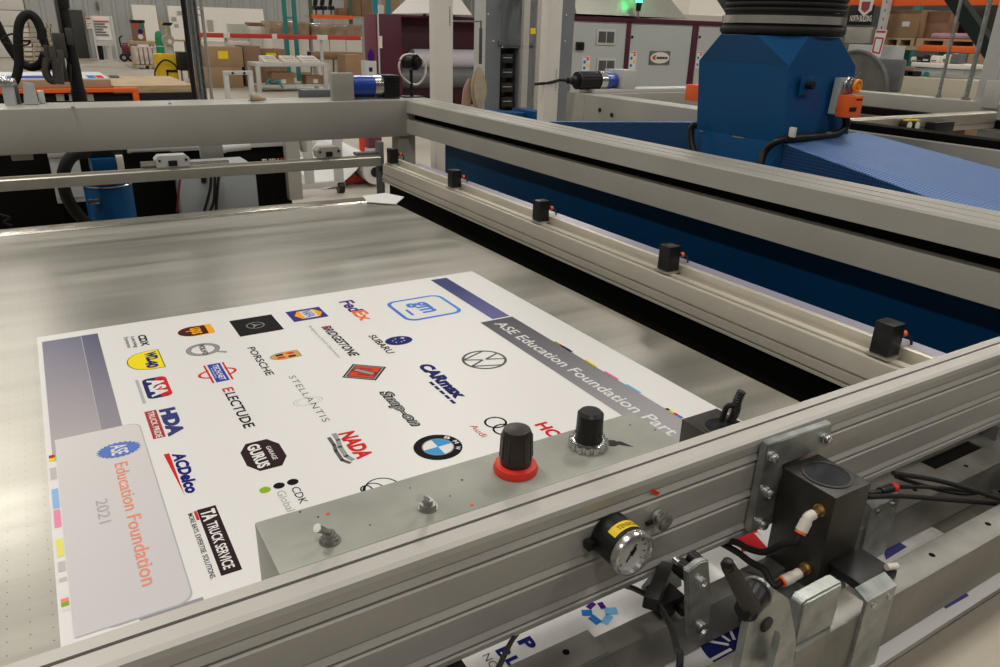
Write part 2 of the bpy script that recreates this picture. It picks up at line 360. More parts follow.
def toggle(px, py, tx, ty):
    p = on_z(px, py, 1.2); p = Vector((p.x, p.y, 1.2002))
    k = MB(TST); k.cyl(p, p+Vector((0, 0, .0012)), .0102, n=24); k.cyl(p+Vector((0, 0, .0012)), p+Vector((0, 0, .005)), .0084, n=6); k.cyl(p, p+Vector((0, 0, .010)), .0052, n=20)
    o = k.build('toggle_switch', cbx)
    tip = on_z(tx, ty, 1.224); k = MB(TST); k.cyl(p+Vector((0, 0, .009)), tip, .0028, .0042, n=12); k.build('lever', o); return o
toggle(330, 541, 317, 528); toggle(428, 508, 420, 498)
p = on_z(515.5, 470, 1.2); p = Vector((p.x, p.y, 1.2003))
def knob(p, prof, flutes, mk, name, label, ringprof, mring, rname, scal):
    k = MB(mk); k.lathe(prof, p, n=36)
    for i in range(flutes):
        a = 2*math.pi*i/flutes; r = prof[3][0]
        k.cyl(p+Vector((math.cos(a)*r, math.sin(a)*r, .018)), p+Vector((math.cos(a)*prof[-4][0]*.985, math.sin(a)*prof[-4][0]*.985, prof[-4][1])), .0010, n=6)
    o = k.build(name, cbx, label); k = MB(mring); k.lathe(ringprof, p, n=40)
    for i in range(scal):
        a = 2*math.pi*i/scal; r = ringprof[1][0]; k.cyl(p+Vector((math.cos(a)*r, math.sin(a)*r, .0005)), p+Vector((math.cos(a)*r, math.sin(a)*r, .0085)), .0035, n=10)
    k.build(rname, o); return o
BRK = mat('brown_black_plastic', (.025, .018, .014), .38)
knob(p, [(0, .0), (.0165, 0), (.0172, .012), (.0178, .016), (.0168, .046), (.0145, .0515), (.006, .053), (0, .053)], 12, BRK, 'knob', 'dark brown knob with a red collar', [(.013, 0), (.0242, 0), (.025, .004), (.0232, .0085), (.0185, .0095), (.013, .0095)], RED, 'collar', 0)
p2 = on_z(588, 446, 1.2); p2 = Vector((p2.x, p2.y, 1.2003))
knob(p2, [(0, .0), (.0155, 0), (.0165, .010), (.0150, .016), (.0158, .022), (.0152, .043), (.012, .0465), (0, .047)], 14, BLACK, 'knob', 'black knob with a scalloped steel ring', [(.012, 0), (.0205, 0), (.0212, .003), (.0205, .008), (.0165, .009), (.012, .009)], STEEL, 'lock_ring', 14)
# gauge on the beam
gy = .4665; gc = on_y(631, 551.5, gy); R = .0262
g = thing('pressure_gauge', 'round pressure gauge with yellow label on the front beam face', 'gauge', (gc.x, YF-.002, gc.z-R))
k = MB(BLACK); k.cyl((gc.x, YF-.0018, gc.z), (gc.x, gy+.004, gc.z), R-.0015, n=40); k.box(gc.x-.035, gc.x-.026, YF-.012, YF-.0018, gc.z-.006, gc.z+.004, .001); k.build('body', g)
ZF = Matrix(((1, 0, 0, 0), (0, 0, -1, 0), (0, 1, 0, 0), (0, 0, 0, 1)))       # face frame: local z points to -y
k = MB(YELLOWL); b = bmesh.new(); seg = []
for i in range(19):
    a = math.radians(28+ i*105/18)
    seg.append([b.verts.new((gc.x+math.cos(a)*rr, yy, gc.z+math.sin(a)*rr)) for rr, yy in ((R-.0009, .486), (R-.0009, .474))])
for i in range(18): b.faces.new((seg[i][0], seg[i+1][0], seg[i+1][1], seg[i][1]))
k.add(b); lab = k.build('label_band', g, 'yellow label band')
k = MB(BLACK); bt = text_bm('TENSION')
xs = [v.co.x for v in bt.verts]; w = max(xs)
for v in bt.verts:
    a = math.radians(112-58*v.co.x/w); v.co = Vector((gc.x+math.cos(a)*(R-.0006), .4825-.0058*(1-v.co.y/.7), gc.z+math.sin(a)*(R-.0006)))
k.add(bt); k.build('label_lettering', lab)
k = MB(STEEL); k.lathe([(R-.004, -.002), (R-.0005, -.002), (R, .003), (R-.001, .0065), (R-.0035, .0075), (R-.0045, .004)], (gc.x, gy, gc.z), (0, -1, 0), n=48); k.build('bezel', g)
k = MB(FACE); k.cyl((gc.x, gy+.003, gc.z), (gc.x, gy-.001, gc.z), R-.0036, n=40); k.build('dial', g)
k = MB(BLACK)
for i in range(11):
    a = math.radians(-40+i*26); d = Vector((math.cos(a), 0, math.sin(a))); c0 = Vector((gc.x, gy-.0014, gc.z)); k.beam(c0+d*.0165, c0+d*.0195, .0006, .0009, up=(0, -1, 0))
d = Vector((.55, 0, .83)); k.beam(c0-d*.012, c0+d*.010, .0006, .0022, up=(0, -1, 0)); k.beam(c0-d*.003, c0+d*.007, .0008, .006, up=(0, -1, 0)); k.cyl(c0, c0+Vector((0, -.0012, 0)), .0022, n=12); k.build('pointer', g)
# small clamping knob
kc = on_y(664, 521.5, YF-.012)
k = MB(STEEL); k.lathe([(0, 0), (.0105, 0), (.0105, .004), (.008, .005), (.008, .008), (.0108, .009), (.0108, .013), (.007, .0138), (.003, .0125), (0, .0125)], (kc.x, YF-.0018, kc.z), (0, -1, 0), n=28)
k.mats.append(BLACK); k.cyl((kc.x-.018, YF-.004, kc.z-.002), (kc.x-.0115, YF-.004, kc.z-.002), .003, n=8, m=BLACK)
tag(k.build('screw_knob'), 'small grooved steel screw knob in the beam slot beside the gauge', 'knob')

# ------------------------------------------------------------------ air cylinder and its bracket
YP = .492
br = thing('mounting_bracket', 'galvanised L shaped bracket plate bolted to the front beam by the black air cylinder', 'bracket', (.74, .498, 1.03))
k = MB(GALV); zb_ = on_y(752, 533, YP).z; k.prism([(.683, zb_), (.7205, zb_), (.7205, 1.160), (.806, 1.163), (.808, 1.196), (.685, 1.199)], 'y', YP, YF-.0018, bev=.001); k.build('plate', br)
for px, py in ((776, 459), (829, 440), (771, 495), (765, 526)):
    c = on_y(px, py, YP-.006); k = MB(STEEL); k.lathe([(0, 0), (.0075, 0), (.0075, .0025), (.0062, .003), (.006, .0065), (.004, .0085), (0, .009)], (c.x, YP, c.z), (0, -1, 0), n=18); k.build('bolt', br)
VX0, VX1, VY0, VY1, VZ0, VZ1 = .7215, .789, .4155, .4915, 1.018, 1.157
v = thing('air_cylinder', 'black square air cylinder with two brass and ivory fittings on the beam bracket', 'pneumatic cylinder', (.755, .453, VZ0))
MB(BLACKM).box(VX0, VX1, VY0, VY1, VZ0, VZ1, .001).build('body', v)
c = ((VX0+VX1)/2+.001, (VY0+VY1)/2, VZ1)
k = MB(BLACKM); k.lathe([(.0262, 0), (.030, 0), (.0302, .0012), (.0262, .0012)], c, n=40); k.build('end_ring', v)
GDISC = mat('dusty_dark_disc', (.028, .03, .036), .25, .3, noise=.6, nscale=120)
k = MB(GDISC); k.cyl((c[0], c[1], VZ1-.004), (c[0], c[1], VZ1+.0006), .0262, n=40); k.build('end_disc', v)
def fitting(px, py, dz, ex, down):
    p = on_x(px, py, VX0)
    k = MB(BRASS); k.cyl((VX0, p.y, p.z), (VX0-.014, p.y-.001, p.z-.001), .0062, n=6); k.cyl((VX0, p.y, p.z), (VX0-.002, p.y, p.z), .008, n=20); f = k.build('fitting', v, 'brass fitting with ivory elbow')
    q = Vector((VX0-.014, p.y-.001, p.z-.001)); e = q+Vector((-.008, 0, -.001)); k = MB(IVORY); d = Vector(down).normalized()
    k.tube([q, e, e+d*.006], .0064, 14, smooth=5); k.cyl(e+d*.004, e+d*.019, .0072, n=18, bev=.001); k.build('elbow', f)
    k = MB(ORANGE); k.cyl(e+d*.019, e+d*.0215, .0066, n=18); k.build('release_ring', f); return e+d*.0215, d
h1, d1 = fitting(820, 510, 0, 0, (-.5, -.05, -.8)); h2, d2 = fitting(806, 568, 0, 0, (-.95, .1, -.12))
k = MB(RUBBER); k.tube([h1, h1+d1*.012, on_y(781, 545, .445), on_y(765, 552, .46), on_y(749, 549, .48), on_y(735, 542, .50), (on_y(730, 538, .51).x-.01, .525, 1.047)], .0042, 12); tag(k.build('air_hose'), 'short black air hose from the upper ivory elbow of the cylinder', 'hose')
k = MB(RUBBER); k.tube([h2, h2+d2*.012, on_y(764, 570, .455), on_y(749, 561, .475), on_y(737, 552, .495), (on_y(732, 548, .51).x-.01, .525, 1.043)], .0042, 12); tag(k.build('air_hose'), 'short black air hose from the lower ivory elbow of the cylinder', 'hose')
# second cylinder behind the beam
p = on_z(682, 419, 1.157)
RX = p.x; RY = p.y
v2 = thing('air_cylinder', 'dark square air cylinder poking up behind the front beam at the sheet corner', 'pneumatic cylinder', (RX+.034, RY-.036, 1.03))
MB(BLACKM).box(RX, RX+.068, YB+.004, RY, 1.03, 1.157, .001).build('body', v2)
c = (RX+.034, (RY+YB+.004)/2, 1.157); k = MB(BLACKM); k.lathe([(.0262, 0), (.030, 0), (.0302, .0012), (.0262, .0012)], c, n=40); k.build('end_ring', v2)
k = MB(GDISC); k.cyl((c[0], c[1], 1.153), (c[0], c[1], 1.1576), .0262, n=40); k.build('end_disc', v2)
q = on_z(731, 421, 1.1575); tip = on_z(742, 391, 1.205)
k = MB(BLACK); k.tube([q, q+(tip-q)*.3+Vector((.002, 0, 0)), q+(tip-q)*.65+Vector((-.002, 0, 0)), tip], .0052, 10, rib=.28, smooth=10)
k.tube([q+Vector((-.012, .006, 0)), q+Vector((-.008, .004, .022)), q+(tip-q)*.55+Vector((-.004, 0, 0))], .004, 8); tag(k.build('cable_stub'), 'ragged black cable stub sticking up from the cylinder behind the beam', 'cable')

# ------------------------------------------------------------------ gripper bars below the beam
rb = thing('gripper_bar', 'worn steel bar lying across the sheet right under the beam, with rectangular hole plate', 'bar', (.5, .474, .962))
MB(WORN).box(-1.3, 1.39, .460, .488, .962, 1.0245, .0015).build('bar', rb)
h = [on_z(px, py, 1.0275) for px, py in ((920, 462), (967, 441), (983, 447), (936, 470))]
hx0, hx1 = (h[0].x+h[3].x)/2, (h[1].x+h[2].x)/2; hy1, hy0 = (h[0].y+h[1].y)/2, (h[2].y+h[3].y)/2
k = MB(WORN); k.box(.80, hx0, .459, .575, 1.0250, 1.0280); k.box(hx1, 1.39, .459, .575, 1.0250, 1.0280); k.box(hx0, hx1, hy1, .575, 1.0250, 1.0280); k.box(hx0, hx1, .459, hy0, 1.0250, 1.0280); k.build('cover_plate', rb)
k = MB(VOID); k.box(hx0-.002, hx1+.002, hy0-.002, hy1+.002, 1.0246, 1.0251); k.build('hole_shade', rb)  # black sheet stands for the shade below the open hole
xe = on_z(592, 634, 1.031).x
k = MB(WORN); k.box(-1.2, xe, .459, on_z(562, 641, 1.031).y, 1.0250, 1.0310, .001); p = on_z(566, 652, 1.0312); k.build('end_plate', rb)
k = MB(VOID); k.cyl((p.x, p.y, 1.0308), (p.x, p.y, 1.0313), .004, n=14)
for px, py in ((966, 466), (915, 490)):
    q = on_z(px, py, 1.0281); k.cyl((q.x, q.y, 1.0278), (q.x, q.y, 1.0283), .0035, n=12)
k.build('screw_hole', rb)
fb = thing('gripper_bar', 'worn steel bar across the sheet nearest the viewer, behind the lower steel strap', 'bar', (.5, .366, .968))
FBX = on_y(797, 650, .347).x
MB(WORN).box(FBX, 1.39, .347, .386, .968, 1.047, .0015).build('bar', fb)
MB(WORN).box(-1.3, FBX-.001, .352, .386, .968, on_y(715, 661, .386).z, .0015).build('low_bar', fb)
k = MB(VOID)
for px, py in ((932, 555), (988, 524)):
    q = on_z(px, py, 1.0471); k.cyl((q.x, q.y, 1.0468), (q.x, q.y, 1.0474), .004, n=12)
k.build('screw_hole', fb)
# ties that hold the two bars under the beam, hidden from the photograph's side
k = MB(GREYD)
for x in (-.6, 1.3):
    k.box(x, x+.03, .388, .4585, .99, 1.02)
    k.box(x, x+.03, .50, .53, 1.0285 if x > 0 else 1.032, 1.0545)
k.build('tie_block', rb)
# straps
def strap(px0, px1, Y, zt, zb, label, yb):
    x0 = on_y(px0, 600 if Y < .4 else 530, Y).x; x1 = on_y(px1, 600 if Y < .4 else 530, Y).x
    s = thing('steel_strap', label, 'strap', ((x0+x1)/2, Y, zb))
    k = MB(GALV); k.prism([(Y-.004, zb), (Y-.004, zt), (yb, zt+.007), (yb, zt+.004), (Y, zt-.003), (Y, zb)], 'x', x0, x1); k.build('plate', s)
    for q in (.25, .78):
        k = MB(STEEL); xx = x0+(x1-x0)*q; k.lathe([(0, 0), (.0042, 0), (.0040, .0022), (.0018, .003), (0, .003)], (xx, Y-.004, zt-.010), (0, -1, 0), n=14); k.build('screw', s)
    return x0, x1
sx0, sx1 = strap(864, 889, .3468, on_y(874, 598, .343).z, .951, 'galvanised strap with two screws on the bar nearest the viewer', .360)
sx2, sx3 = strap(864, 888, .4598, on_y(874, 508, .456).z, .963, 'galvanised strap with two screws standing behind the black air cylinder', .474)
bz = on_y(852, 572, .39).z; bx0, bx1 = on_y(838, 575, .40).x, on_y(886, 578, .375).x
k = MB(BLACK); k.box(bx0, bx1, .364, .4145, 1.0475, bz, .002); o = tag(k.build('sensor_bracket'), 'black folded bracket between the air cylinder and the lower steel strap', 'bracket')
k = MB(IVORY); k.cyl((bx1-.012, .372, bz+.004), (bx1+.003, .368, bz+.003), .0042, n=12); k.build('plug', o, 'ivory plug')
# saddle block under the cylinder
sd = thing('saddle_block', 'galvanised saddle block carrying the black air cylinder on the steel bars', 'bracket', (.745, .40, .95))
x0, x1 = on_y(799, 625, .352).x, on_y(838, 605, .352).x; zs = on_y(816, 597, .352).z
x1 = min(x1, bx0-.001)
k = MB(GALV); n = 8; P = [(x1, 1.0475), (x1, zs)]+[(x0+.008-.008*math.sin(i*math.pi/2/n), zs-.008+.008*math.cos(i*math.pi/2/n)) for i in range(n+1)]+[(x0, 1.0475)]
k.prism(P, 'y', .352, .370, bev=.0025); k.build('saddle', sd)
xa = on_y(781, 590, .41).x
k = MB(GALV); P = [(VX1-.012, .985), (VX1-.012, VZ0-.0006)]+[(xa+.014-.014*math.sin(i*math.pi/2/n), VZ0-.0146+.014*math.cos(i*math.pi/2/n)) for i in range(n+1)]+[(xa, .985)]
k.prism(P, 'y', .388, .458); k.build('seat_plate', sd)
# clamp lever
lv = thing('clamp_lever', 'black ratchet clamp lever pointing up beside the black air cylinder', 'lever', (.64, .40, 1.0))
hub = on_y(747, 611, .326); tipp = on_y(727.5, 565, .326); hr = hub+Vector((.026, .012, 0))
k = MB(BLACK); k.cyl(hub+Vector((-.002, 0, 0)), hr, .0105, .013, n=22, bev=.001); k.cyl(hub+Vector((-.0055, 0, 0)), hub+Vector((-.002, 0, 0)), .0075, n=20); k.build('hub', lv)
k = MB(BLACK); k.cyl(hub+Vector((.006, 0, 0)), tipp, .0088, .0060, n=14, bev=.002); k.lathe([(0, -.0060), (.0043, -.0047), (.0060, 0), (.0043, .0047), (0, .0060)], tipp, n=14); k.build('handle', lv)
k = MB(GALV); k.cyl(hr, hr+Vector((.004, .001, 0)), .015, n=30); k.build('washer', lv)
# clevis plates
def clevis(pts, Y, th, holes, label, boltpx):
    P = [on_y(px, py, Y) for px, py in pts]; cx = sum(p.x for p in P)/len(P)
    c = thing('clevis_plate', label, 'bracket', (cx, Y, min(p.z for p in P)))
    k = MB(GALV); k.prism([(p.x, p.z) for p in P], 'y', Y, Y+th, bev=.0012); k.build('plate', c)
    for px, py, r in boltpx:
        q = on_y(px, py, Y-.004); k = MB(STEEL); k.lathe([(0, 0), (r, 0), (r, .004), (r*.6, .005), (r*.6, .003), (0, .003)], (q.x, Y, q.z), (0, -1, 0), n=18); k.build('bolt', c)
    if holes:
        k = MB(BLACK)
        for px, py, r in holes: q = on_y(px, py, Y-.001); k.cyl((q.x, Y+.001, q.z), (q.x, Y-.0012, q.z), r, n=20)
        k.build('hole_disc', c)  # black disc stands for the dark of the open hole
    return c
clevis([(688, 572), (701, 562), (709, 560), (712, 600), (709, 632), (700, 641), (690, 640), (689, 612)], .428, .008, [], 'narrow galvanised clevis plate with two bolts under the gauge end of the beam', [(704, 584, .0065), (704, 630, .008)])
clevis([(738, 673), (746, 630), (757, 600), (773, 589), (790, 600), (797, 640), (793, 676)], .3425, .008, [(767, 625, .0085)], 'galvanised clevis plate with a dark hole disc below the clamp lever', [])
clevis([(776, 652), (781, 634), (787, 645), (790, 680), (769, 680)], .325, .008, [], 'small worn steel finger plate standing in front of the clamp lever clevis', [])
# black pivot mechanism and strut
k = MB(BLACK); a = on_y(672, 578, .45); a.x += .016; k.box(a.x-.006, a.x+.026, .464, .498, 1.034, 1.0545, .003); k.box(a.x, a.x+.02, .47, .49, 1.0255, 1.0345); k.cyl((a.x+.006, .445, a.z-.001), (a.x+.006, .463, a.z-.001), .010, n=20); k.cyl((a.x+.024, .45, a.z+.004), (a.x+.024, .463, a.z+.004), .008, n=16); k.box(a.x+.012, a.x+.028, .452, .4635, 1.036, 1.048, .003)
k.cyl((a.x-.002, .455, a.z+.010), (a.x-.002, .463, a.z+.010), .004, n=12, m=STEEL)
o = tag(k.build('pivot_block'), 'greasy black pivot block hanging under the beam beside the narrow clevis plate', 'mechanism')
k = MB(GALV); P = [on_y(px, py, .482) for px, py in ((654, 600), (676, 572), (692, 566), (692, 598), (672, 606))]; k.prism([(p.x, max(p.z, 1.0255)) for p in P], 'y', .4995, .506, bev=.001); tag(k.build('pivot_plate'), 'triangular galvanised plate behind the greasy pivot block', 'bracket')
k = MB(BLACK); a = on_y(667, 570, .498); c = on_y(650, 604, .44); k.beam(a+Vector((0, 0, .004)), c, .016, .014, bev=.002); tag(k.build('strut'), 'short slanting black strut under the beam beside the pivot plate', 'strut')
k = MB(BLACK); a = on_y(462, 664, .50); k.box(a.x-.016, a.x+.004, .495, .53, 1.032, 1.0545, .002); tag(k.build('cable_clip'), 'small black clip under the front beam near the blue lettering', 'clip')
# loose cables
k = MB(RUBBER); k.tube([on_y(626, 586, .52), on_y(637, 590, .49), on_y(655, 601, .45), on_y(670, 625, .40), on_y(677, 650, .36), on_y(679, 672, .33), (on_y(680, 680, .32).x, .318, .9535)], .0032, 10); tag(k.build('cable'), 'thin black cable curving down from under the gauge', 'cable')
k = MB(RUBBER); k.tube([on_y(517, 634, .52), on_y(511, 642, .49), on_y(504, 656, .45), on_y(497, 672, .41), on_y(494, 684, .34)], .0026, 10); tag(k.build('cable'), 'thin black cable crossing the dark blue lettering under the beam', 'cable')
CY = .445
cn = on_y(884, 491, CY)
c = thing('sensor_cable', 'black sensor cable with red ring connector plugged in behind the air cylinder', 'cable', cn)
k = MB(BLACK); a = on_y(880, 492, CY); b = on_y(891, 488, CY); k.cyl(a, b, .006, .0065, n=18); k.cyl(on_y(868, 494, CY), a, .004, n=12); k.build('plug', c)
k = MB(RED); k.cyl(b, on_y(895, 487, CY), .0066, n=18); k.build('ring', c)
k = MB(RUBBER); k.tube([on_y(895, 487, CY), on_y(925, 487, .43), on_y(960, 490, .42), on_y(978, 492.5, .41)], .0028, 10); k.build('wire', c)
for i, (pts, lab) in enumerate(((((868, 497, .44), (900, 496, .43), (940, 499, .415), (1006, 504.5, .39)), 'thick black cable leaving low behind the air cylinder to the edge of view'),
                         (((893, 473, .45), (905, 475, .447), (940, 481, .43), (975, 491, .405), (1006, 501, .385)), 'black cable running highest over the plate with the rectangular hole'),
                         (((896, 476.5, .453), (915, 483, .447), (938, 489.5, .44), (960, 493.5, .43), (976, 493, .42)), 'short black cable curving under the highest cable over the hole plate'))):
    k = MB(RUBBER); k.tube([on_y(*q) for q in pts], .0034 if i < 2 else .003, 10); tag(k.build('cable'), lab, 'cable')
k = MB(BLACK); k.beam(on_y(994, 494, .40), on_y(1012, 503, .40), .014, .010, bev=.002); tag(k.build('cable_tie_block'), 'black cable junction where the cables meet at the picture edge', 'connector')
# ================================================================== PRINTED SHEET
SHEET = mat('sheet_white', (.76, .745, .73), .38, spec=.35)
def ink(name, c, r=.5): return mat('ink_'+name, c, r, spec=.04)
K = ink('black', (.009, .008, .008)); NV = ink('navy', srgb(30, 34, 110)); NVD = ink('deep_navy', srgb(36, 38, 96)); RD = ink('red', srgb(205, 40, 46)); GY = ink('grey', (.30, .30, .31)); GYL = ink('light_grey', (.45, .45, .46))
YL = ink('yellow', srgb(240, 220, 20)); OR = ink('orange', srgb(242, 110, 40)); WH = ink('white', (.76, .745, .73)); GR = ink('green', srgb(140, 175, 40)); BL = ink('blue', srgb(40, 120, 200)); BLL = ink('sky', srgb(120, 185, 230)); PU = ink('purple', srgb(70, 30, 120)); BR = ink('brown', srgb(64, 30, 14)); GO = ink('gold', srgb(240, 165, 30)); SAL = ink('salmon', srgb(240, 146, 120)); SIL = ink('silver', srgb(150, 150, 150)); SILD = ink('dark_silver', srgb(96, 92, 90)); MG = ink('magenta', srgb(240, 110, 160)); DB = ink('dark_brown', srgb(48, 32, 36)); RBL = ink('royal', srgb(38, 70, 165)); BEI = ink('crest_beige', srgb(205, 160, 90)); MRD = ink('dull_red', srgb(170, 60, 62))
CARDM = mat_grad('card_tint', (.68, .65, .63), (.60, .575, .59), 1, 1.42, .9)
STR = mat_grad('strip_blend', (.036, .036, .055), (.36, .35, .36), 1, 1.55, .90)
STRB = mat_grad('strip_blue_blend', srgb(14, 28, 104), srgb(78, 76, 140), 1, 1.80, 1.58)
LFT = mat_grad('corner_blend', srgb(100, 98, 122), srgb(176, 168, 170), 1, 1.93, 1.35)
LFT2 = mat_grad('corner_dark_blend', srgb(74, 76, 108), srgb(150, 144, 152), 1, 1.93, 1.35)
GMB = mat_grad('emblem_blue_blend', srgb(50, 165, 228), srgb(42, 112, 205), 0, 1.0, .84)
ps = MB(SHEET)
S_ = lambda x, y: on_z(x, y, TZ+.0006)
def Z(n): return TZ+.0006+.00016*n
near = on_z(1000, 588, TZ).y
ps.box(-.0815, 1.0905, near, 1.943, TZ+.0002, TZ+.0006)
def jac(px, py):
    a = S_(px, py); 
    def pj(p):
        d = Vector(p)-CAM; k = FPX/d.dot(FWD); return Vector((500+k*d.dot(RIGHT), 333.5-k*d.dot(UP)))
    b = pj(a); return (pj(a+Vector((.01, 0, 0)))-b)*100, (pj(a+Vector((0, .01, 0)))-b)*100
def poly(pts, m, n=1, world=False):
    P = pts if world else [S_(*p) for p in pts]
    V = [(p[0], p[1], Z(n)) for p in P]
    b = bmesh.new(); b.faces.new([b.verts.new(v) for v in V])
    if b.faces[:][0].normal.z < 0 or True:
        bmesh.ops.recalc_face_normals(b, faces=b.faces); b.normal_update()
        for f in b.faces:
            if f.normal.z < 0: f.normal_flip()
    bmesh.ops.triangulate(b, faces=b.faces[:]); ps.add(b, m)
def rect(x0, x1, y0, y1, m, n=1, rad=0):
    if not rad: return poly([(x0, y0), (x1, y0), (x1, y1), (x0, y1)], m, n, True)
    P = []
    for cx, cy, a0 in ((x1-rad, y1-rad, 0), (x0+rad, y1-rad, 90), (x0+rad, y0+rad, 180), (x1-rad, y0+rad, 270)):
        for i in range(6): a = math.radians(a0+18*i); P.append((cx+rad*math.cos(a), cy+rad*math.sin(a)))
    poly(P, m, n, True)
def box4(pts):
    P = [S_(*p) for p in pts]; xs = sorted(p.x for p in P); ys = sorted(p.y for p in P)
    return (xs[0]+xs[1])/2, (xs[2]+xs[3])/2, (ys[0]+ys[1])/2, (ys[2]+ys[3])/2
def ell(cx, cy, a, b, m, n=1, k=36, rot=0):
    P = []
    for i in range(k): t = 2*math.pi*i/k; P.append((cx+a*math.cos(t), cy+b*math.sin(t)))
    poly(P, m, n, True)
def annulus(cx, cy, a, b, w, m, n=1, t0=0, t1=360, k=48):
    bm = bmesh.new(); r = []
    for i in range(k+1):
        t = math.radians(t0+(t1-t0)*i/k); r.append((bm.verts.new((cx+a*math.cos(t), cy+b*math.sin(t), Z(n))), bm.verts.new((cx+(a-w)*math.cos(t), cy+(b-w)*math.sin(t), Z(n)))))
    for i in range(k): bm.faces.new((r[i][0], r[i+1][0], r[i+1][1], r[i][1]))
    bm.normal_update()
    for f in bm.faces:
        if f.normal.z < 0: f.normal_flip()
    ps.add(bm, m)
def stroke(a, b, w, m, n=1):
    a, b = Vector(a[:2]), Vector(b[:2]); d = (b-a).normalized(); q = Vector((-d.y, d.x))*w/2
    poly([a+q, b+q, b-q, a-q], m, n, True)
def txt(body, s, e, hpx, m, n=2, bold=0., shear=0., space=1., dx=0):
    A, B = S_(*s), S_(*e); gx, gy = jac((s[0]+e[0])/2, (s[1]+e[1])/2); H = hpx/gx.length
    x = (A.x+B.x)/2+dx; put_text(ps, body, (x-H/2, A.y, Z(n)), (0, -1, 0), (1, 0, 0), A.y-B.y, H, m, bold, shear, space); return x, A.y, B.y, H
def rad(cx, cy, rx):
    gx, gy = jac(cx, cy); c = S_(cx, cy); return c.x, c.y, rx/math.hypot(gx.x, gy.x)
def tz(body, x0, y0, L, H, m, n=3, bold=0., shear=0.):      # x0 = foot of the letters, y0 = start
    put_text(ps, body, (x0, y0, Z(n)), (0, -1, 0), (1, 0, 0), L, H, m, bold, shear)
# blended corner block and card
x0, x1, y0, y1 = box4(((41.8, 341.8), (97, 333.7), (123, 424.7), (51, 440)))
xs = S_(81, 336.4).x; y0 = S_(60, 460).y
rect(x0, x1, y0, y1, LFT, 1); rect(xs, x1, y0, y1, LFT2, 2); rect(xs-.0008, xs+.0008, y0, y1, GYL, 3)
cx1 = S_(187, 580).x; cy1 = S_(118, 427).y; cy0 = S_(80, 637).y
rect(-.04, cx1+.002, cy0-.003, cy1+.0015, GYL, 3, .02); rect(-.0665, cx1, cy0, cy1, CARDM, 4, .02); rect(-.0665, 0, cy0, cy1, CARDM, 5)
rect(S_(140, 622).x, cx1+.012, cy0-.02, cy0-.0005, LFT2, 1)
gx_ = S_(119, 450)
P = []
for i in range(48):
    a = 2*math.pi*i/48; k = 1.0 if i % 2 else .86; P.append((gx_.x+.036*k*math.cos(a), gx_.y+.028*k*math.sin(a)))
poly(P, ink('gear_blue', srgb(96, 124, 196)), 7, True); tz('ASE', gx_.x-.013, gx_.y+.018, .036, .027, WH, 8, .02)
txt('Education Foundation', (121, 463), (150, 585), 15, SAL, 7, .004)
txt('2021', (101, 500), (106, 523), 12.5, ink('pale_grey', srgb(176, 172, 172)), 7)
# right title strip
x0, x1, y0, y1 = box4(((432, 279.5), (447, 278), (507, 316), (491, 320)))
rect(x0, x1+.003, y0, y1, STRB, 1)
xa = S_(480, 322.5).x; xb = x1+.006; ya = S_(489, 321).y
rect(xa, xb, .53, ya, STR, 2); poly([(882, 548), (896, 540.5), (907, 547), (886, 560)], STRB, 3); poly([(942, 606), (966, 593), (969, 596), (946, 609)], STRB, 3)
A = S_(490, 324.5); B = S_(670, 436); H = .031
xm = (xa+xb)/2-.006
put_text(ps, 'ASE Education Foundation Part', (xm-H*.5, A.y, Z(3)), (0, -1, 0), (1, 0, 0), A.y-B.y, H*1.0, ink('title_white', (.72, .71, .70)), .012)
ch = S_(672, 437).y
None and put_text(ps, 'ners', (xm-H*.5, ch-.012, Z(3)), (0, -1, 0), (1, 0, 0), .12, H*.78, ink('title_white', (.72, .71, .70)), .012)
# colour control patches along both margins
gxx = on_z(59, 548, TZ).x
for py, l, m in ((457, 3, RD), (460, 3, YL), (474, 12, ink('patch_grey', srgb(200, 194, 192))), (499, 20, ink('patch_blue', srgb(150, 192, 232))), (519, 18, ink('patch_pink', srgb(238, 150, 180))), (548, 18, ink('patch_yellow', srgb(238, 228, 120))), (567, 10, ink('patch_grey', srgb(200, 194, 192))), (580, 4, ink('patch_grey', srgb(200, 194, 192))), (597, 4, WH), (601, 4, SAL), (605, 4, GR), (609, 4, WH)):
    px = 51+(py-457)*.088; a = S_(px, py-l/2); b = S_(px, py+l/2); rect(-.0775, -.0685, b.y, a.y, m, 3)
for (px, py), (qx, qy), m in (((553, 342), (558, 345), GR), ((558, 345), (562, 347), RD), ((562, 347), (572, 352), GYL), ((560, 346), (575, 353), WH), ((583, 360), (594, 367), YL), ((602, 372), (617, 380), MG), ((624, 385), (638, 394), BLL), ((664, 409), (667, 411), K), ((667, 411), (671, 414), YL), ((671, 414), (676, 416), RD), ((676, 416), (680, 419), BL)):
    a, b = S_(px, py), S_(qx, qy); rect(xb-.001, xb+.006, b.y, a.y, m, 2)
# --- emblems -------------------------------------------------------------------
# rounded square with lower case letters
x0, x1, y0, y1 = box4(((385.5, 303.5), (440, 294), (461.5, 312), (408, 321.5)))
rect(x0-.002, x1+.002, y0-.004, y1+.004, GMB, 1, .03); rect(x0+.008, x1-.008, y0+.006, y1-.006, WH, 2, .022)
L = y1-y0; tz('gm', x0+.042, y1-.032, L*.56, .036 if False else (x1-x0)*.38, GMB, 3, .035); rect(x0+.026, x0+.034, y0+.035, y0+.035+L*.30, GMB, 3)
# courier word
xx, a, b, H = txt('Fed', (345, 301), (357, 311), 14, PU, 2, .03); txt('Ex', (357.4, 311.2), (369, 320), 14, OR, 2, .03)
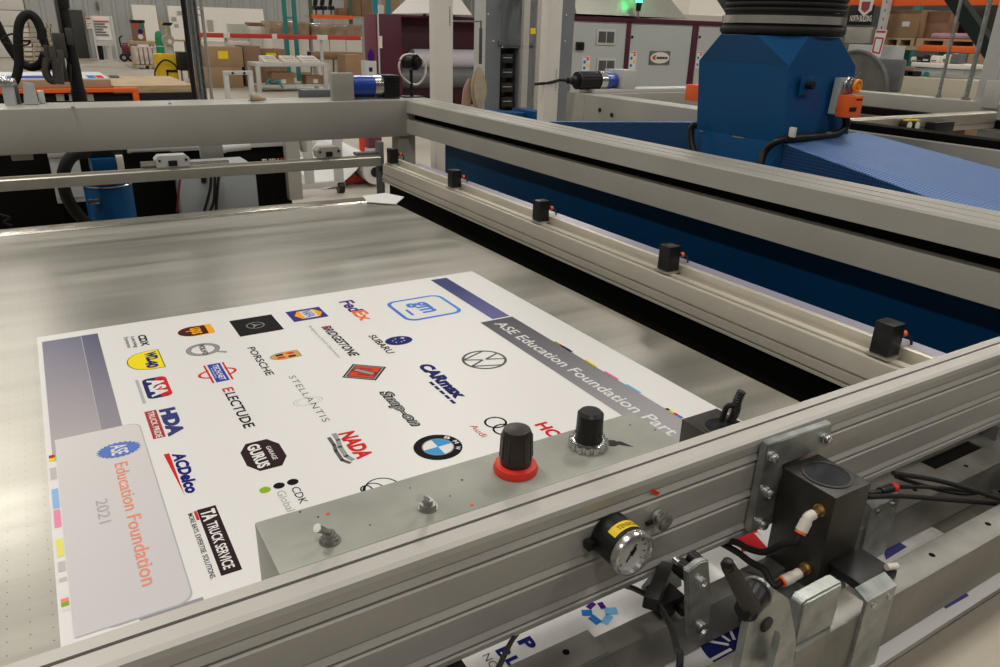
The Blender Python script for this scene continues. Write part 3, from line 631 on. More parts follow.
# blue block with gold hexagon
x0, x1, y0, y1 = box4(((284.6, 312), (319, 307), (328.5, 316), (295, 322.5)))
rect(x0, x1, y0, y1, ink('violet_blue', srgb(52, 52, 130)), 1); c = ((x0+x1)/2+.004, (y0+y1)/2); w, h = (x1-x0)*.40, (y1-y0)*.43
poly([(c[0]+w*math.cos(math.radians(a))*1.0, c[1]+h*math.sin(math.radians(a))*1.05) for a in (0, 50, 130, 180, 230, 310)], GO, 2, True)
rect(c[0]-w*.45, c[0]+w*.5, c[1]-h*.8, c[1]+h*.8, WH, 3); tz('NAPA', c[0]-w*.35, c[1]+h*.7, h*1.4, w*.75, RBL, 4, .02)
# black block with ringed star
x0, x1, y0, y1 = box4(((228.8, 321.2), (271.4, 314.3), (283.4, 328.6), (241, 337.6)))
rect(x0, x1, y0, y1, K, 1); c = S_(255.4, 325.3); r = .022; annulus(c.x, c.y, r, r, .0025, SIL, 2)
for a in (0, 120, 240):
    t = math.radians(a); e = Vector((c.x+r*math.cos(t), c.y+r*math.sin(t))); q = Vector((-math.sin(t), math.cos(t)))*.0035; poly([Vector((c.x, c.y))+q, e, Vector((c.x, c.y))-q], SIL, 3, True)
# brown and gold shield
def shield(c, w, h, m, n, k=1., top=0.):
    P = [(c[0]+w*k*(.97+.03*(1-t*t)), c[1]-h*k*t*.95) for t in (-1, -.5, 0, .5, 1)]
    P += [(c[0]+w*k*math.cos(math.radians(a))*1.0, c[1]-h*k*math.sin(math.radians(a))) for a in range(72, 181, 12)]
    P += [(c[0]+w*k*math.cos(math.radians(a)), c[1]+h*k*math.sin(math.radians(a))) for a in range(168, 71, -12)]
    poly(P, m, n, True)
a = S_(177.5, 334); b = S_(213, 328); c = S_(196, 330.8); w = (b.x-a.x)/2; h = .034; cc = ((a.x+b.x)/2, c.y)
shield(cc, w, h, GO, 1); shield((cc[0]-w*.16, cc[1]), w*.80, h*.93, BR, 2); tz('ups', cc[0]-w*.52, c.y+h*.62, h*1.25, w*.85, GO, 3, .03)
# iron ring
cx, cy, r = rad(203, 349.5, 17); annulus(cx, cy, r, r, .011, SIL, 1); annulus(cx, cy, r, r, .0015, SILD, 2); annulus(cx, cy, r-.010, r-.010, .0012, SILD, 2); tz('VOLVO', cx-.006, cy+r*.92, r*1.84, .013, SILD, 3, .05)
poly([(cx+r*.72, cy-r*.6), (cx+r*1.25, cy-r*.95), (cx+r*1.15, cy-r*1.2), (cx+r*.6, cy-r*.75)], SIL, 2, True)
# tyre word with small line
xx, a, b, H = txt('BRIDGESTONE', (324.5, 326.5), (356.5, 356), 9.5, K, 2, .03, .25); tz('B', xx-H*.5, a, .012, H*1.05, RD, 3, .02)
txt('Bridgestone Retail Operations', (309.5, 326), (339, 357.5), 4, GY, 2)
# star oval and word
c = S_(398.8, 340.6); ell(c.x, c.y, .034, .027, SILD, 1); ell(c.x, c.y, .032, .025, NV, 2)
for dx, dy, s in ((.014, .010, .008), (-.004, .012, .004), (-.014, .004, .004), (-.010, -.008, .004), (.003, -.010, .004), (.012, -.006, .004)):
    P = []
    for i in range(8): t = math.pi*i/4; rr = s if i % 2 == 0 else s*.3; P.append((c.x+dx+rr*math.cos(t), c.y+dy+rr*math.sin(t)))
    poly(P, WH, 3, True)
txt('SUBARU', (370.5, 335.5), (392.5, 353), 7.5, K, 2, .02)
# word and crest
txt('PORSCHE', (250.3, 347.5), (271, 375), 8, K, 2, .015)
c = S_(285, 355.5); shield((c.x, c.y), .034, .021, SILD, 1); shield((c.x, c.y), .0325, .0195, BEI, 1.5)
for dx, dy, m in ((.014, .008, RD), (.014, -.010, K), (-.010, -.008, RD), (-.010, .007, K)): rect(c.x+dx-.009, c.x+dx+.008, c.y+dy-.005, c.y+dy+.005, m, 2)
ell(c.x+.003, c.y, .008, .006, GO, 3)
# diamond
cs = [S_(*p) for p in ((342, 377.5), (352.8, 364), (386.3, 367), (376, 380.5))]; cx = sum(p.x for p in cs)/4; cy = sum(p.y for p in cs)/4
D = [Vector((p.x-cx, p.y-cy)) for p in cs]; C2 = Vector((cx, cy))
poly([C2+d for d in D], K, 1, True); poly([C2+d*.9 for d in D], SIL, 2, True); poly([C2+d*.80 for d in D], K, 3, True); poly([C2+d*.74 for d in D], ink('diamond_red', srgb(216, 66, 40)), 4, True)
stroke(C2+Vector((-.016, .022)), C2+Vector((.016, -.022)), .016, K, 5); stroke(C2+Vector((-.014, .020)), C2+Vector((.014, -.020)), .011, SIL, 6)
stroke(C2+Vector((.018, .004)), C2+Vector((-.002, .022)), .0025, K, 5); stroke(C2+Vector((-.018, -.004)), C2+Vector((.002, -.022)), .0025, K, 5)
# tech ring
c = S_(217.5, 373); annulus(c.x, c.y, .040, .024, .006, RD, 1)
cs = box4(((206.5, 365), (219.5, 363.2), (230, 379.5), (217, 383))); w = (cs[1]-cs[0])/2; h = (cs[3]-cs[2])/2; cx = (cs[0]+cs[1])/2; cy = (cs[2]+cs[3])/2
rect(cx-w-.003, cx+w+.003, cy-h-.005, cy+h+.005, WH, 2); rect(cx-w-.008, cx-w-.004, cy-h, cy+h, RD, 3); rect(cx+w+.004, cx+w+.008, cy-h, cy+h, RD, 3); rect(cx-w, cx+w, cy-h, cy+h, RBL, 3); tz('TECH.NET', cx-w*.35, cy+h*.85, h*1.7, w*.95, WH, 4, .02); tz('PROFESSIONAL', cx-w*.8, cy+h*.6, h*1.2, w*.26, WH, 4)
# spaced words
A, B = S_(226.5, 388), S_(250, 427.5); L = A.y-B.y; tz('E', (A.x+B.x)/2-.010, A.y, L*.105, .021, RD, 2, .02); tz('LECTUDE', (A.x+B.x)/2-.010, A.y-L*.135, L*.865, .021, K, 2, .02)
txt('STELLANTIS', (291.5, 376), (327, 421.5), 7, SILD, 2, -.004, 0, 1.2)
c = S_(309, 401)
for i in range(26):
    t = 2*math.pi*i/26
    for rr, s in ((.022, .0013), (.017, .0009)): ell(c.x-.002+rr*math.cos(t)*1.3, c.y+rr*math.sin(t)*.8, s, s, SIL, 1, 8)
# outlined tool word
xx, a, b, H = txt('Snap-on', (383, 391), (416.5, 426.5), 16, K, 1, .075, .25); txt('Snap-on', (384.2, 392.2), (415.6, 425.6), 13.5, SIL, 2, .01, .25)

# double letter ring
cx, cy, r = rad(484.3, 359.6, 22.6); annulus(cx, cy, r, r, .0062, SILD, 1)
for pts in (((.80, .62), (-.02, .24)), ((-.02, .24), (.16, 0)), ((.16, 0), (-.02, -.24)), ((-.02, -.24), (.80, -.62)), ((.96, .27), (.18, 0.02)), ((.18, -.02), (.96, -.27)), ((.35, .90), (-.82, .32)), ((-.82, .32), (-.12, 0)), ((-.12, 0), (-.82, -.32)), ((-.82, -.32), (.35, -.90)))[4:]:
    pass
def vw(a, b): stroke((cx+a[0]*r*.93, cy+a[1]*r*.93), (cx+b[0]*r*.93, cy+b[1]*r*.93), .0052, SILD, 2)
for s in (1, -1):
    vw((.92, .36*s), (.08, 0)); vw((.42, .90*s), (-.90, .40*s)); vw((-.90, .40*s), (-.08, 0))
# car market word and dashes
txt('CARmax', (423.5, 364.5), (462.5, 397.5), 14, NVD, 2, .065, .05)
A, B = S_(430, 382), S_(455.5, 404); L = A.y-B.y
for i in range(5): rect((A.x+B.x)/2-.0035, (A.x+B.x)/2+.0035, A.y-L*(i*.205+.16), A.y-L*i*.205, NVD, 2)
# learning word
txt('CDX', (142, 335), (145, 346), 8.5, K, 2, .045); txt('Learning', (132.5, 336.5), (135.5, 347.5), 5.5, K, 2, .01); txt('Systems', (126, 337), (128.5, 348), 5.5, K, 2, .01)
# yellow shield
x0, x1, y0, y1 = box4(((126, 354), (160, 349.5), (164, 367), (128, 374)))
P = lambda g: [(x1-g, y1-g), (x1-g, y0+g)]+[(x0+.042-(.042-g)*math.sqrt(max(0, 1-(i/5-1)**2)), y0+g+(y1-y0-2*g)*i/10) for i in range(11)]
poly(P(0), K, 1, True); poly(P(.0018), YL, 2, True); w = x1-x0
tz('WD', x0+w*.55, y1-.010, (y1-y0)*.42, w*.36, NV, 3, .06); tz('-40', x0+w*.48, y0+.008+(y1-y0)*.48, (y1-y0)*.48, w*.36, NV, 3, .06)
# red and blue block letters
x0, x1, y0, y1 = box4(((141.8, 379), (166.5, 376.2), (172.8, 396), (147, 399))); xm_ = x0+(x1-x0)*.52
rect(x0, x1, y0, y1, NVD, 1, .012); rect(xm_, x1, y0, y1-.0, RD, 2, .012); tz('ASA', x0+.008, y1-.010, y1-y0-.018, x1-x0-.014, WH, 3, .05)
A, B = S_(136.5, 380), S_(143, 404); stroke((A.x, A.y), (A.x, B.y), .006, GYL, 1)
# truck pride
xx, a, b, H = txt('HDA', (166.5, 408.5), (177.5, 435), 17, ink('dark_blue_grey', srgb(56, 62, 116)), 2, .075); w = .021
rect(xx-H/2-w-.004, xx-H/2-.004, b+.004, a+.004, MRD, 1); tz('TRUCK PRIDE', xx-H/2-w+.001, a, a-b-.006, w-.010, WH, 2, .02)
# parts word and wedge
xx, a, b, H = txt('ACDelco', (179.5, 452.5), (191.5, 493), 14, NV, 2, .05, .1)
poly([(xx-H*.62, a+.006), (xx-H*1.05, a+.006), (xx-H*.60, b-.004)], RD, 1, True)
# black truck service block
x0, x1, y0, y1 = box4(((196.5, 509.8), (216.2, 505.4), (241.7, 569.4), (221.3, 576.2)))
rect(x0, x1, y0, y1, DB, 1); L = y1-y0; w = x1-x0; tz('TA', x0+w*.12, y1-L*.04, L*.17, w*.76, WH, 2, .04); tz('TRUCK SERVICE', x0+w*.2, y1-L*.24, L*.70, w*.55, WH, 2, .02)
rect(x0-w*.17, x0-w*.02, y1-L*.16, y1-L*.01, RD, 2)
tz('MORE BAYS. EXPERTISE. SOLUTIONS.', x0-w*.50, y1-.004, L*.98, w*.26, K, 2, .012)
# hexagonal badge
c = S_(263.5, 454.5); a_, b_ = .034, .053
P = lambda k: [(c.x+a_*k*x, c.y+b_*k*y) for x, y in ((.55, .95), (1, .45), (1, -.45), (.55, -.95), (-.55, -.95), (-1, -.45), (-1, .45), (-.55, .95))]
poly(P(1), DB, 1, True); tz('GURUS', c.x-.020, c.y+.042, .084, .022, WH, 2, .04, -.15); tz('GARAGE', c.x+.010, c.y+.024, .050, .008, WH, 2, .01)
# three dots and words
for (px, py), m in (((265, 490), GR), ((279, 485.7), K), ((292.8, 482), K)): cx, cy, r = rad(px, py, 5.8); ell(cx, cy, r, r, m, 1)
txt('CDK', (294, 487.5), (305, 503), 8.5, K, 2, .0); txt('Global', (280.5, 491), (291, 511), 8.5, GY, 2, -.012)
# red word and swoosh
txt('NADA', (345.5, 432), (366, 457.5), 17, RD, 2, .05, .1)
def curve(pts, w, m, n):
    P = [S_(*p) for p in pts]
    for i in range(len(P)-1): stroke(P[i]+(P[i]-P[i+1])*.08, P[i+1]+(P[i+1]-P[i])*.08, w, m, n)
curve(((334, 434), (338, 440), (340, 447), (346, 456), (353, 460)), .009, SIL, 1); curve(((329, 438), (334, 445), (336, 451), (342, 460), (350, 463)), .007, SILD, 1)
# blue quartered roundel
cx, cy, r = rad(438, 447, 24.5); ell(cx, cy, r, r, K, 1, 48); annulus(cx, cy, r*.66, r*.66, .0022, SIL, 3); ell(cx, cy, r*.63, r*.63, WH, 2)
for a in (0, 180):
    P = [(cx, cy)]+[(cx+r*.62*math.cos(math.radians(a+t*9)), cy+r*.62*math.sin(math.radians(a+t*9))) for t in range(11)]; poly(P, ink('roundel_blue', srgb(70, 150, 210)), 4, True)
for chx, an in (('B', 35), ('M', 0), ('W', -35)):
    t = math.radians(an); u = Vector((math.sin(t), -math.cos(t), 0)); v = Vector((math.cos(t), math.sin(t), 0)); p = Vector((cx, cy, Z(4)))+v*r*.72-u*r*.13; put_text(ps, chx, p, u, v, r*.26, r*.2, WH, .02)
# four rings
for i, (px, py) in enumerate(((495.5, 422.5), (504, 429.5), (513, 436), (522, 442))): cx, cy, r = rad(px, py, 11.5); annulus(cx, cy, r, r, .0042, K, 2)
txt('Audi', (471.5, 425.5), (486, 436.5), 6.5, RD, 2, .0)
xx, a, b, H = txt('HO', (539, 423.5), (559, 437), 13, RD, 2, .04); 
# globe outlines half under the box
c = S_(383, 489); annulus(c.x, c.y, .030, .034, .0026, K, 1); annulus(c.x-.014, c.y+.004, .018, .022, .0026, K, 1); annulus(c.x-.024, c.y+.012, .010, .012, .0026, K, 2)
# lettering that runs out below the beam
txt('P', (522.5, 639), (532, 648.5), 14.5, NV, 2, .05); txt('B', (500, 648.5), (508, 656.5), 13, NV, 2, .05); txt('L', (509.5, 658), (517, 665.5), 13, NV, 2, .05); txt('NO', (485, 655), (496, 667.5), 8, K, 2, -.012)
for (px, py), (w, h), an, m in (((591, 605.6), (.014, .008), 20, PU), ((601.7, 605.6), (.008, .012), -10, PU), ((587, 613), (.014, .011), -30, BL), ((611, 611.3), (.017, .013), -25, BLL), ((595, 620), (.011, .015), 10, BL), ((607, 619.6), (.018, .010), 25, BLL)):
    p = S_(px, py); t = math.radians(an); u = Vector((math.cos(t), math.sin(t)))*w/2; v = Vector((-math.sin(t), math.cos(t)))*h/2; q = Vector((p.x, p.y)); poly([q+u+v, q-u+v, q-u-v, q+u-v], m, 2, True)
c = S_(737, 646); cx, cy = c.x, c.y; ell(cx, cy, .045, .05, NVD, 1)
for a in (20, 60, 100, 140, 180, 220): t = math.radians(a); stroke((cx+.01*math.cos(t), cy+.01*math.sin(t)), (cx+.045*math.cos(t), cy+.05*math.sin(t)), .004, WH, 2)
poly([(735, 534), (752, 524), (770, 548), (742, 552)], RD, 1); p, q = S_(756, 533), S_(772, 551); stroke(p, q, .006, WH, 2); poly([(774, 536), (782, 534), (784, 550), (779, 552)], RD, 1)
o = ps.build('printed_sheet'); tag(o, 'large white printed sheet covered in company emblems lying on the press bed', 'printed sheet')
# ================================================================== BLUE EXTRACTION HOOD
BMESH_LIT = mat_dots('blue_wire_mesh_lit', srgb(92, 124, 176), (.02, .06, .14), .012, .0036, .5, .45, noise=.04, stretch=(1, 1, 1))  # same mesh as the walls, painted paler for the sheen on top
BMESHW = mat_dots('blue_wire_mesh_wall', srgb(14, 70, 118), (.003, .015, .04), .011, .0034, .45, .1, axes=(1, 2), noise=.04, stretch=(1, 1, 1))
hx0, hx1, hy0, hy1 = 2.30, 2.67, 1.82, 2.25; hz = 1.300; hc = 1.56; ht = 1.657
hood = thing('extraction_hood', 'tall dark blue steel hood tower with faceted top under the black duct', 'extraction hood', ((hx0+hx1)/2, (hy0+hy1)/2, 0))
cx, cy = (hx0+hx1)/2, (hy0+hy1)/2; wx, wy = (hx1-hx0)/2, (hy1-hy0)/2
V = [(hx0, hy0, hz), (hx1, hy0, hz), (hx1, hy1, hz), (hx0, hy1, hz), (hx0, hy0, hc), (hx1, hy0, hc), (hx1, hy1, hc), (hx0, hy1, hc)]
o8 = .414
for sx, sy in ((-1, -o8), (-o8, -1), (o8, -1), (1, -o8), (1, o8), (o8, 1), (-o8, 1), (-1, o8)): V.append((cx+sx*.207, cy+sy*.207, ht))
V = [(a-.020*max(0, c-hz)/.26, b+.012*max(0, c-hz)/.26, c) for a, b, c in V]
F = [(0, 1, 2, 3), (0, 4, 5, 1), (1, 5, 6, 2), (2, 6, 7, 3), (3, 7, 4, 0), (4, 9, 10, 5), (5, 11, 12, 6), (6, 13, 14, 7), (7, 15, 8, 4), (4, 8, 9), (5, 10, 11), (6, 12, 13), (7, 14, 15), (8, 15, 14, 13, 12, 11, 10, 9)]
k = MB(BLUE); k.faces(V, F); k.build('tower', hood, sharp=10)
k = MB(BLUE); k.box(hx0-.004, hx1+.004, hy0-.004, hy1+.004, .55, hz-.001, .002); k.build('base_housing', hood)
k = MB(GREYD); k.box(hx0+.02, hx1-.02, hy0+.02, hy1-.02, 0, .549); k.build('pedestal', hood)
k = MB(STEEL)
for a, b in ((700, 706), (733, 744)):
    pa, pb = on_x(a, 130+(a-697)*.15, hx0-.003), on_x(b, 130+(b-697)*.15, hx0-.003); k.box(hx0-.0055, hx0-.0045, pb.y, pa.y, hz-.008, hz-.003)
k.build('seam_clip', hood)
# sloping mesh covers
def lin(p, q, y): t = (y-p.y)/(q.y-p.y); return p.z+(q.z-p.z)*t
rA, rB = on_x(850, 162, hx0), on_x(1000, 206, hx0); fA, fB = on_x(866, 133, 2.74), on_x(1000, 169, 2.74)
y1 = hy0-.006; y2 = .35
pb = on_x(958, 209, 2.21); t_ = (y2-y1)/(pb.y-y1); zr1 = min(lin(rA, rB, y1), hz+.02)
A2 = [(2.21, y2, .9), (2.297+(2.21-2.297)*t_, y2, zr1-.004+(pb.z-zr1+.004)*t_), (2.30, y2, lin(rA, rB, y2)), (2.74, y2, lin(fA, fB, y2)), (2.74, y2, .9)]
A1 = [(2.297, y1, .9), (2.297, y1, zr1-.004), (2.30, y1, zr1), (2.74, y1, lin(fA, fB, y1)), (2.74, y1, .9)]
A2[0] = (A2[1][0], y2, .9)
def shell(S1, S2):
    k = MB(BMESH_LIT, BMESHW); k.faces(S1+S2, [(2, 3, 8, 7), (1, 2, 7, 6)], BMESH_LIT); k.faces(S1+S2, [(0, 1, 6, 5), (3, 4, 9, 8), (0, 4, 3, 2, 1), (5, 6, 7, 8, 9), (0, 5, 9, 4)], BMESHW); k.build('mesh_cover', hood, sharp=5)
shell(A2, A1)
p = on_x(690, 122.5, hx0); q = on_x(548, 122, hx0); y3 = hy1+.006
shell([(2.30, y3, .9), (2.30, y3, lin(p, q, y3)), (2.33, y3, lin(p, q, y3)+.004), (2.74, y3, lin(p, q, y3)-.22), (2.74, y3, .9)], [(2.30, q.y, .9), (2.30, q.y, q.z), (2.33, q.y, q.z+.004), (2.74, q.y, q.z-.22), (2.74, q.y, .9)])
# switch, tag and damper actuator
k = MB(BLUE); c = on_y(807, 85, hy0-.004); k.box(c.x-.035, c.x+.025, hy0-.006, hy0-.0006, c.z-.035, c.z+.03, .002); o = k.build('switch_plate', hood)
k = MB(BLACK); k.cyl((c.x, hy0-.0062, c.z), (c.x, hy0-.032, c.z), .014, n=18, bev=.002); k.build('switch', o)
k = MB(ORANGE); a, b = on_x(693, 84, hx0+.1), on_x(700, 101, hx0+.1); k.box(hx0+.06, hx0+.14, hy1+.001, a.y, b.z, a.z, .003); k.build('tag', hood, 'orange tag on the hood side')
ac = thing('damper_actuator', 'orange damper actuator with round orange wheel on the blue hood', 'actuator', on_y(850, 112, hy0-.01))
X0, X1, Z0, Z1 = fbox(838, 78, 848, 114, hy0-.03); k = MB(PANEL); k.prism([(X0-.004, Z0), (X0+.004, Z1), (X1+.01, Z1), (X1+.01, Z0)], 'y', hy0-.03, hy0-.001, bev=.002); k.build('mount_plate', ac)
X0, X1, Z0, Z1 = fbox(849.5, 96, 862, 117.5, hy0-.085); k = MB(ORANGE); k.box(X0, X1, hy0-.085, hy0-.031, Z0, Z1, .003); bd = k.build('motor_body', ac)
k = MB(BLACK); k.box(X0+.002, X0+(X1-X0)*.55, hy0-.0868, hy0-.0853, Z0+.022, Z0+.036); bt = k.build('name_plate', bd)
k = MB(BLACK); w = X1-X0
for i in range(3): k.box(X0+w*(.45+.17*i), X0+w*(.57+.17*i), hy0-.0862, hy0-.0853, Z1-.016, Z1-.010)
k.build('name_mark', bd)
w = on_y(855, 86, hy0-.06); WY = mat('wheel_amber', srgb(245, 150, 30), .4); k = MB(WY); k.ring((w.x, hy0-.07, w.z), (0, -1, 0), .019, .006); k.cyl((w.x, hy0-.062, w.z), (w.x, hy0-.076, w.z), .008, n=14)
for i in range(3): a = i*math.pi/3; d = Vector((math.cos(a), 0, math.sin(a)))*.018; k.beam(Vector((w.x, hy0-.07, w.z))-d, Vector((w.x, hy0-.07, w.z))+d, .006, .006)
k.build('hand_wheel', ac)
k = MB(STEEL); k.cyl((w.x, hy0-.031, w.z), (w.x, hy0-.061, w.z), .026, n=24); k.ring((w.x-.012, hy0-.045, w.z), (0, -1, 0), .028, .003); k.beam((w.x-.01, hy0-.05, w.z+.01), (w.x+.018, hy0-.06, w.z+.05), .004, .006); k.build('clamp', ac)
k = MB(BLACK); s = on_y(846, 117, hy0-.03)
k.tube([(s.x, hy0-.03, s.z), on_y(846, 126, hy0-.028), on_y(838, 133, hy0-.025), on_y(820, 136, hy0-.022), on_y(795, 138, hy0-.02), on_x(778, 141, hx0-.03), on_x(765, 151, hx0-.05), on_x(760, 166, hx0-.07), on_x(760, 178, hx0-.07)], .0135, 12, rib=.06); tag(k.build('conduit'), 'black corrugated conduit curving round the foot of the blue hood from the orange actuator', 'conduit')
k = MB(IVORY); c = on_y(792, 136, hy0-.03); k.box(c.x-.006, c.x+.006, c.y-.012, c.y+.012, c.z-.004, c.z+.03, .002); tag(k.build('cable_tie'), 'small white tie holding the black conduit on the hood corner', 'cable tie')
k = MB(BLACK); k.tube([on_x(695, 124, hx0-.04), on_x(691, 130, hx0-.045), on_x(692, 145, hx0-.05), on_x(697, 160, hx0-.05)], .0125, 12, rib=.06); tag(k.build('conduit'), 'short black conduit at the far foot of the blue hood', 'conduit')
# flexible duct
cx -= .016; cy += .010
d = thing('flexible_duct', 'large ribbed black flexible duct rising from the blue hood', 'duct', (cx, cy, ht+.001))
r = .218; P = [(r*.985, .0), (r*1.03, .012), (r*1.03, .024), (r*.985, .034)]; z = .034
P2 = [(r*.97, .034)]; z = .075
while z < 1.3: P2 += [(r*.962, z), (r*.99, z+.004), (r*1.0, z+.010), (r*.985, z+.015)]; z += .019
k = MB(RUBBER); k.lathe([(0, 0)]+P+[(r*.97, .034), (r*.97, .075)]+P2[1:]+[(0, z)], (cx, cy, ht+.001), n=56); k.build('hose', d, None, 60)
k = MB(mat('polished_clamp', (.8, .77, .70), .22, .9, noise=.15, nscale=9)); k.lathe([(r*.975, .040), (r*1.012, .040), (r*1.014, .066), (r*.975, .066)], (cx, cy, ht+.001), n=56); k.build('clamp_ring', d, 'bright steel clamp ring')

# ================================================================== SECOND PRESS BEYOND THE HOOD
f = thing('press_frame', 'olive grey frame of a second press standing beyond the blue hood', 'machine frame', (4.2, 3, 0))
nx = 3.06; zt = 1.283
k = MB(GREY); k.box(nx, nx+.17, -.3, 4.0, 1.10, zt, .005); k.build('side_beam', f)
yb = 4.0; k = MB(GREY); k.box(nx, 5.6, yb+.001, yb+.2, 1.10, zt, .005); k.build('back_beam', f)
k = MB(GREYL); k.box(nx+.1, 5.6, yb+.03, yb+.2, zt+.0005, zt+.025, .003); k.build('top_ledge', f)
FX = 5.35; a, b = on_x(862, 89, FX), on_x(1000, 107, FX); k = MB(GREY); k.box(FX, FX+.16, -.3, yb, b.z-.15, (a.z+b.z)/2, .005); fz = (a.z+b.z)/2; k.build('side_beam', f)
for x in (nx+.04, FX+.03):
    for y in (-.2, 3.8): k = MB(GREY); k.box(x, x+.1, y, y+.1, 0, 1.0995 if x < 4 else b.z-.1505); k.build('leg', f)
k = MB(BLACK)
for px, py in ((600, 110), (612, 115)):
    c = on_x(px, py, nx); k.cyl((nx-.006, c.y, c.z), (nx, c.y, c.z), .013, n=14)
k.build('bolt', f)
k = MB(VOID); c = on_x(930, 113, FX-.1); k.box(FX-.14, FX-.06, .2, 3.8, c.z-.05, c.z, .003)
tag(k.build('cable_chain'), 'black cable chain running along the far beam of the second press', 'cable chain')
k = MB(VOID); k.box(nx+.03, nx+.12, .2, 2.6, zt+.001, zt+.03, .003); k.box(nx+.13, nx+.165, .2, 2.7, zt+.001, zt+.012)
tag(k.build('cable_chain'), 'black cable chain lying on the near beam of the second press beside the mesh cover', 'cable chain')
c = on_z(930, 122, 1.22); by = c.y
gb = thing('carriage_beam', 'pale grooved aluminium beam between the black cable chains of the second press', 'beam', (4.2, by, 1.16))
k = MB(ALUB); k.prism([(by, 1.16), (by, 1.188), (by+.006, 1.189), (by+.006, 1.194), (by, 1.195), (by, 1.25), (by+.012, 1.258), (by+.06, 1.258), (by+.06, 1.16)], 'x', nx+.172, FX-.145); k.build('profile', gb)
k = MB(BLACK); X0, X1, Z0, Z1 = fbox(931, 122, 950, 137, by-.04); k.box(X0, X1, by-.06, by-.001, Z0, Z1, .003); k.build('control_box', gb)
for px, ww in ((906, 'second from the grey box'), (914, 'next to the grey box')):
    c = on_y(px, 125, by-.03); k = MB(BLACK); k.cyl((c.x, by-.001, c.z), (c.x, by-.05, c.z), .026, n=20); k.box(c.x-.02, c.x+.02, by-.046, by-.02, c.z+.022, c.z+.030, .001, YELLOWL)
    k.cyl((c.x, by-.05, c.z), (c.x, by-.052, c.z), .022, n=20, m=WHITE); tag(k.build('small_gauge'), 'tiny round gauge with yellow band on the second press, '+ww, 'gauge')
def motor(p, L, r, flip, label, Y, sw):
    """bracket + blue ring gear motor lying along x"""
    m = thing('gear_motor', label, 'motor', p); s = -1 if flip else 1
    return m
# blue motor on the back beam of the first press
Y = 4.02; zt1 = 1.2835
X0, X1, Z0, Z1 = fbox(330, 73, 354, 100, 3.93); m = thing('gear_motor', 'blue and black gear motor with grey bracket on the first press back beam', 'motor', (1.5, Y, zt1))
MB(GREY).box(X0+.012, X1, 3.93, 3.97, zt1, Z1, .004).build('bracket', m)
X2, _, za, zb = fbox(378, 76, 402, 98, 3.94); X3 = on_y(386, 87, 3.94).x; X4 = on_y(402, 87, 3.94).x; zc = (za+zb)/2; rr = (zb-za)/2
k = MB(BLUEM); k.cyl((X1+.0005, Y, zc), (X2, Y, zc), rr, n=40, bev=.002); k.build('gearbox', m)
k = MB(STEEL); k.cyl((X2, Y, zc), (X3, Y, zc), rr*.99, n=40); k.build('flange', m)
k = MB(BLACK); k.box(X3, X4, Y-rr, Y+rr, zc-rr, zc+rr*1.05, .008)
for i in range(6): k.box(X3+.012, X4-.008, Y-rr-.004, Y+rr+.004, zc-rr*.8+i*rr*.3, zc-rr*.8+i*rr*.3+.008)
k.build('motor_body', m)
k = MB(GREYD); k.box(X1, X4, Y-.05, Y+.05, zt1, zt1+.006); k.build('foot_plate', m)
# black round sensor on a stand with a loop of white cable
c = on_y(411, 62, 4.05); s = thing('round_sensor', 'black round sensor head on a thin stand at the frame corner', 'sensor', (c.x, 4.05, zt1))
k = MB(BLACK); k.cyl((c.x-.02, 4.08, c.z), (c.x+.012, 4.0, c.z), .042, n=28, bev=.006); k.cyl((c.x+.012, 4.0, c.z), (c.x+.02, 3.98, c.z), .026, n=24, bev=.003); k.build('head', s)
k = MB(BLACK); k.cyl((c.x, 4.05, zt1+.006), (c.x, 4.05, c.z), .009, n=12); k.box(c.x-.06, c.x+.06, 4.01, 4.09, zt1, zt1+.006, .001); k.build('stand', s)
k = MB(IVORY); k.tube([on_y(px, py, 4.05) for px, py in ((400, 60), (404, 55.5), (412, 54.5), (421, 58), (425.5, 66), (424.5, 76), (418, 84), (410, 83), (402, 76), (399, 67), (400, 61))], .0062, 8); tag(k.build('cable_loop'), 'loop of pale cable hanging around the black round sensor', 'cable')
k = MB(BEIGE); a, b = on_y(250, 94, 3.98), on_y(262, 97.5, 3.98); k.cyl((a.x, 3.98, zt1+.022), (b.x+.02, 3.98, zt1+.012), .021, .008, n=16, bev=.006); tag(k.build('foam_plug'), 'small tan foam plug lying on the first press back beam', 'plug')
k = MB(GREYD); a, b = on_y(299, 93, 4.22), on_y(330, 92, 4.22); k.box(a.x, b.x, 4.161, 4.24, a.z-.03, a.z+.02, .003); tag(k.build('cable_duct'), 'dark grey cable duct fixed behind the first press back beam by the motor', 'cable duct')
# second motor on the second press corner
X0, X1, Z0, Z1 = fbox(618, 70, 636, 93, 4.03); zt2 = zt+.0255; m = thing('gear_motor', 'black and blue gear motor with grey bracket on the second press back beam', 'motor', (3.4, 4.1, zt2))
k = MB(GREYL); k.box(X0+.04, X1, 4.03, 4.18, zt2, Z1, .003); k.box(X0, X0+.04, 4.13, 4.18, zt2, Z1, .003); k.build('bracket', m)
a, b, c, e = [on_y(px, 81, 4.05).x for px in (619, 608, 602, 580)]; zc = on_y(600, 81, 4.05).z; rr = on_y(600, 71.5, 4.05).z-zc
k = MB(BLUEM); k.cyl((a, 4.1, zc), (b, 4.1, zc), rr*.75, rr, n=36); k.build('gearbox', m)
k = MB(STEEL); k.cyl((b, 4.1, zc), (c, 4.1, zc), rr, n=36); k.build('flange', m)
k = MB(BLACK); k.cyl((c, 4.1, zc), (e, 4.1, zc), rr*.93, n=36, bev=.01)
for i in range(14): t = 2*math.pi*i/14; k.box(e+.03, c-.02, 4.1+rr*.9*math.cos(t)-.004, 4.1+rr*.9*math.cos(t)+.004, zc+rr*.9*math.sin(t)-.004, zc+rr*.9*math.sin(t)+.004)
